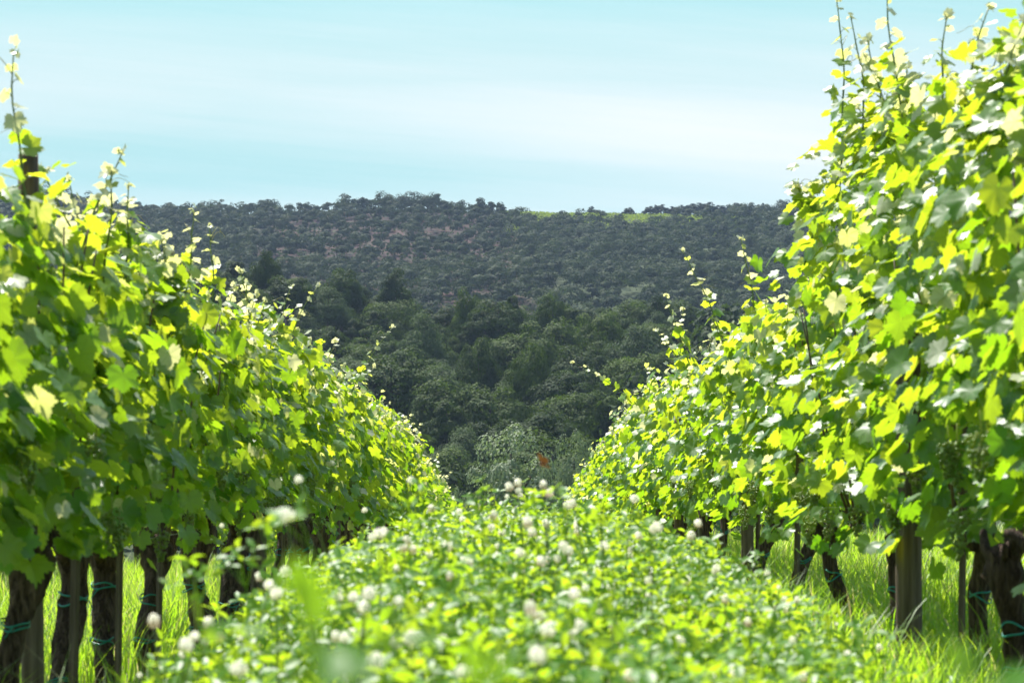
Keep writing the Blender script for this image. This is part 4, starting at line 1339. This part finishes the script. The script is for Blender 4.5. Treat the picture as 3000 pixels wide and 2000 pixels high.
far_wood = Acc()
patch_trees = []
yv = 545.0
cnt = 0
while yv < 985:
    step = 8.6
    x = -1800 * yv / FPX
    xe = 1900 * yv / FPX
    while x < xe:
        X_, Y_ = x + rs.normal(0, 1.5), yv + rs.normal(0, 1.7)
        x += step * rs.uniform(0.8, 1.3)
        g = far_z(X_, Y_)
        cx, cyp = px(X_, Y_, g)
        # bare hillside in the middle keeps only scattered trees
        inp = sstep(-cyp, -850, -790) * sstep(cx, 640, 800) * sstep(-cx, -1560, -1400) * sstep(cyp, 632, 650)
        if cx > 1470 and cyp < np.interp(cx, [1470, 1540, 1900, 2130, 2200], [645, 668, 680, 664, 600]) + 8 * math.sin(cx * 0.021) + 5 * math.sin(cx * 0.06): continue       # ridge vineyard
        if Y_ > 930 + 12 * math.sin(X_ * 0.09) + 8 * math.sin(X_ * 0.31): continue
        keep = 1 - 0.25 * inp * (0.75 + 0.5 * math.sin(X_ * 0.11 + Y_ * 0.05))
        if rs.rand() > keep: continue
        if any(abs(X_ - a) < 1.5 and abs(Y_ - b) < 4 for a, b in far_star): continue
        s = rs.uniform(0.65, 1.08) * (0.80 if inp > 0.5 else 1.0)
        if inp > 0.5 and 850 < cx < 1460 and len(patch_trees) < 90 and rs.rand() < 0.55:
            patch_trees.append((X_, Y_, s, cx, cyp))
            continue
        kk = rs.randint(4)
        if cyp > 985: continue
        sh = ['round', 'tall', 'round', 'cone'][kk]
        arr = crown_arrays(20000 + cnt, 4.7 * s * rs.uniform(0.8, 1.25), 8.6 * s, 5.2 * s, 9, 720, 0.62, sh, rs.uniform(-.2, .2), 1.45, 0.16)
        tv = rs.rand()
        arr[2][:, 2] = np.clip(arr[2][:, 2] * 0.4 + (tv - 0.3) * 2.6, -0.6, 2.6)
        far_wood.add(*arr)
        far_wood.V[-1] += np.array([X_, Y_, g], np.float32)
        cnt += 1
    yv += step
print("far wood trees", cnt, "patch", len(patch_trees))
tag(link('far_wood', far_wood.mesh('far_wood', M['tree_far'])), kind='stuff')
if wood.n:
    tag(link('wood', wood.mesh('wood', M['tree_dark'])), kind='stuff')
pb = [(0, 690, "high on the bare brown slope"), (690, 730, "in the middle of the bare brown slope"), (730, 780, "low on the bare brown slope"), (780, 2000, "at the foot of the bare brown slope")]
for a, b, where in pb:
    row = sorted([q for q in patch_trees if a <= q[4] < b], key=lambda q: q[3])
    for i, (x, y, s, cx, cyp) in enumerate(row):
        k = int(rs.choice([0, 1, 2, 3, 3]))
        o = place_tree(FARK[k], x, y, s, rs.uniform(0, 6.28), 'hillside_tree')
        tag(o, f"{['rounded', 'upright', 'spreading', 'thin-stemmed', 'pointed'][k]} tree, {ordinal(i + 1)} from the left {where}", 'tree', 'scattered trees on the bare slope')

# ridge vineyard: strips of low vines running over the hilltop, one mass at this distance
acc = Acc()
rg = np.random.RandomState(66)
for yr in np.arange(842, 1003, 2.4):
    xa, xb = -25 * yr / FPX, 680 * yr / FPX
    n = int((xb - xa) * 3.2)
    x = rg.uniform(xa, xb, n)
    y = yr + rg.normal(0, 0.25, n)
    P = np.stack([x, y, zg(x, y) + rg.uniform(0.3, 1.9, n)], 1)
    acc.add(*scatter(CARD, CARDF, P, frames(rg.normal(0, 1, (n, 3)) + [0, 0, .6], rg.normal(0, 1, (n, 3))), rg.uniform(0.5, 1.0, n), rg.rand(n)))
tag(link('ridge_vineyard', acc.mesh('ridge_vineyard', M['far_vines'])), kind='stuff')

# undergrowth scrub on the bare slope and under the skyline trees
acc = Acc()
n = 6500
y = rg.uniform(915, 985, n)
x = np.where(rg.rand(n) < 0.8, rg.uniform(-235, -3, n), rg.uniform(102, 190, n))
bush = np.clip(wave(x, y, 0.16, 45), -0.3, 1.0)
P = np.stack([x, y, zg(x, y) + rg.uniform(0.0, 1.0, n) * (1.0 + 1.6 * bush)], 1)
acc.add(*scatter(CARD, CARDF, P, frames(rg.normal(0, 1, (n, 3)) + [0, -.3, .6], rg.normal(0, 1, (n, 3))), rg.uniform(0.7, 1.5, n), rg.rand(n)))
n = 9000
y = rg.uniform(590, 950, n)
x = rg.uniform(-125, 15, n)
cl_ = wave(x, y, 0.09, 44) + rg.normal(0, 0.5, n)
q = cl_ > -0.35
x, y = x[q], y[q]
P = np.stack([x, y, zg(x, y) + rg.uniform(0.0, 0.8, len(x))], 1)
acc.add(*scatter(CARD, CARDF, P, frames(rg.normal(0, 1, (len(x), 3)) + [0, -.3, .8], rg.normal(0, 1, (len(x), 3))), rg.uniform(0.7, 1.9, len(x)), rg.rand(len(x))))
tag(link('scrub', acc.mesh('scrub', M['tree_far'])), kind='stuff')

# bell tower beyond the ridge
D = 1035.0
tx_ = (1545 - 1500) * D / FPX
zt = (1000 - 609) * D / FPX
gt = far_z(tx_, D)
tw = bpy.data.objects.new('bell_tower', None)
col.objects.link(tw)
tw.location = (tx_, D, gt)
tag(tw, "small pale bell tower with pointed spire beyond the ridge vines", 'tower')
h = zt - gt
hs = h - 4.6


def box(acc, c, s):
    c, s = np.array(c), np.array(s) / 2
    v = np.array([[-1, -1, -1], [1, -1, -1], [1, 1, -1], [-1, 1, -1], [-1, -1, 1], [1, -1, 1], [1, 1, 1], [-1, 1, 1]]) * s + c
    acc.add(v, np.array([[0, 3, 2, 1], [4, 5, 6, 7], [0, 1, 5, 4], [1, 2, 6, 5], [2, 3, 7, 6], [3, 0, 4, 7]]))


a_ = Acc(); box(a_, (0, 0, hs / 2 - 0.5), (2.1, 2.1, hs + 1.0)); link('shaft', a_.mesh('shaft', M['stone'], False), tw)
a_ = Acc(); box(a_, (0, 0, hs + 0.12), (2.5, 2.5, 0.24)); link('cornice', a_.mesh('cornice', M['stone'], False), tw)
a_ = Acc()
a_.add(np.array([[-1.1, -1.1, hs + .24], [1.1, -1.1, hs + .24], [1.1, 1.1, hs + .24], [-1.1, 1.1, hs + .24], [-.45, -.45, hs + 1.9], [.45, -.45, hs + 1.9], [.45, .45, hs + 1.9], [-.45, .45, hs + 1.9], [0, 0, hs + 4.2]]),
       [np.array([[0, 1, 5, 4], [1, 2, 6, 5], [2, 3, 7, 6], [3, 0, 4, 7], [3, 2, 1, 0]]), np.array([[4, 5, 8], [5, 6, 8], [6, 7, 8], [7, 4, 8]])])
link('spire', a_.mesh('spire', M['slate'], False), tw)
a_ = Acc(); box(a_, (0, 0, hs + 4.45), (.09, .09, .6)); link('finial', a_.mesh('finial', M['insect'], False), tw)
for sx_, sy_ in ((0, -1), (0, 1), (-1, 0), (1, 0)):
    a_ = Acc(); box(a_, (sx_ * 1.04, sy_ * 1.04, hs - 1.0), (0.7 if sx_ == 0 else .06, 0.7 if sy_ == 0 else .06, 1.3)); link('painted_belfry_opening', a_.mesh('painted_belfry_opening', M['opening_shade'], False), tw)  # flat dark slabs on the shaft, opening shade painted on

# ------------------------------------------------------------------ haze
hz, t = mat('haze')
vol = t.n('ShaderNodeVolumePrincipled')
vol.inputs['Color'].default_value = (0.55, 0.71, 1.0, 1)
vol.inputs['Density'].default_value = 0.000105
vol.inputs['Anisotropy'].default_value = 0.0
out = t.n('ShaderNodeOutputMaterial')
t.link(vol.outputs[0], out.inputs[1])
a_ = Acc()
zlo = float(GZ.min()) - 1.0
box(a_, (0, 4495, (90 + zlo) / 2), (9200, 9030, 90 - zlo))
tag(link('haze', a_.mesh('haze', hz, False)), kind='stuff')
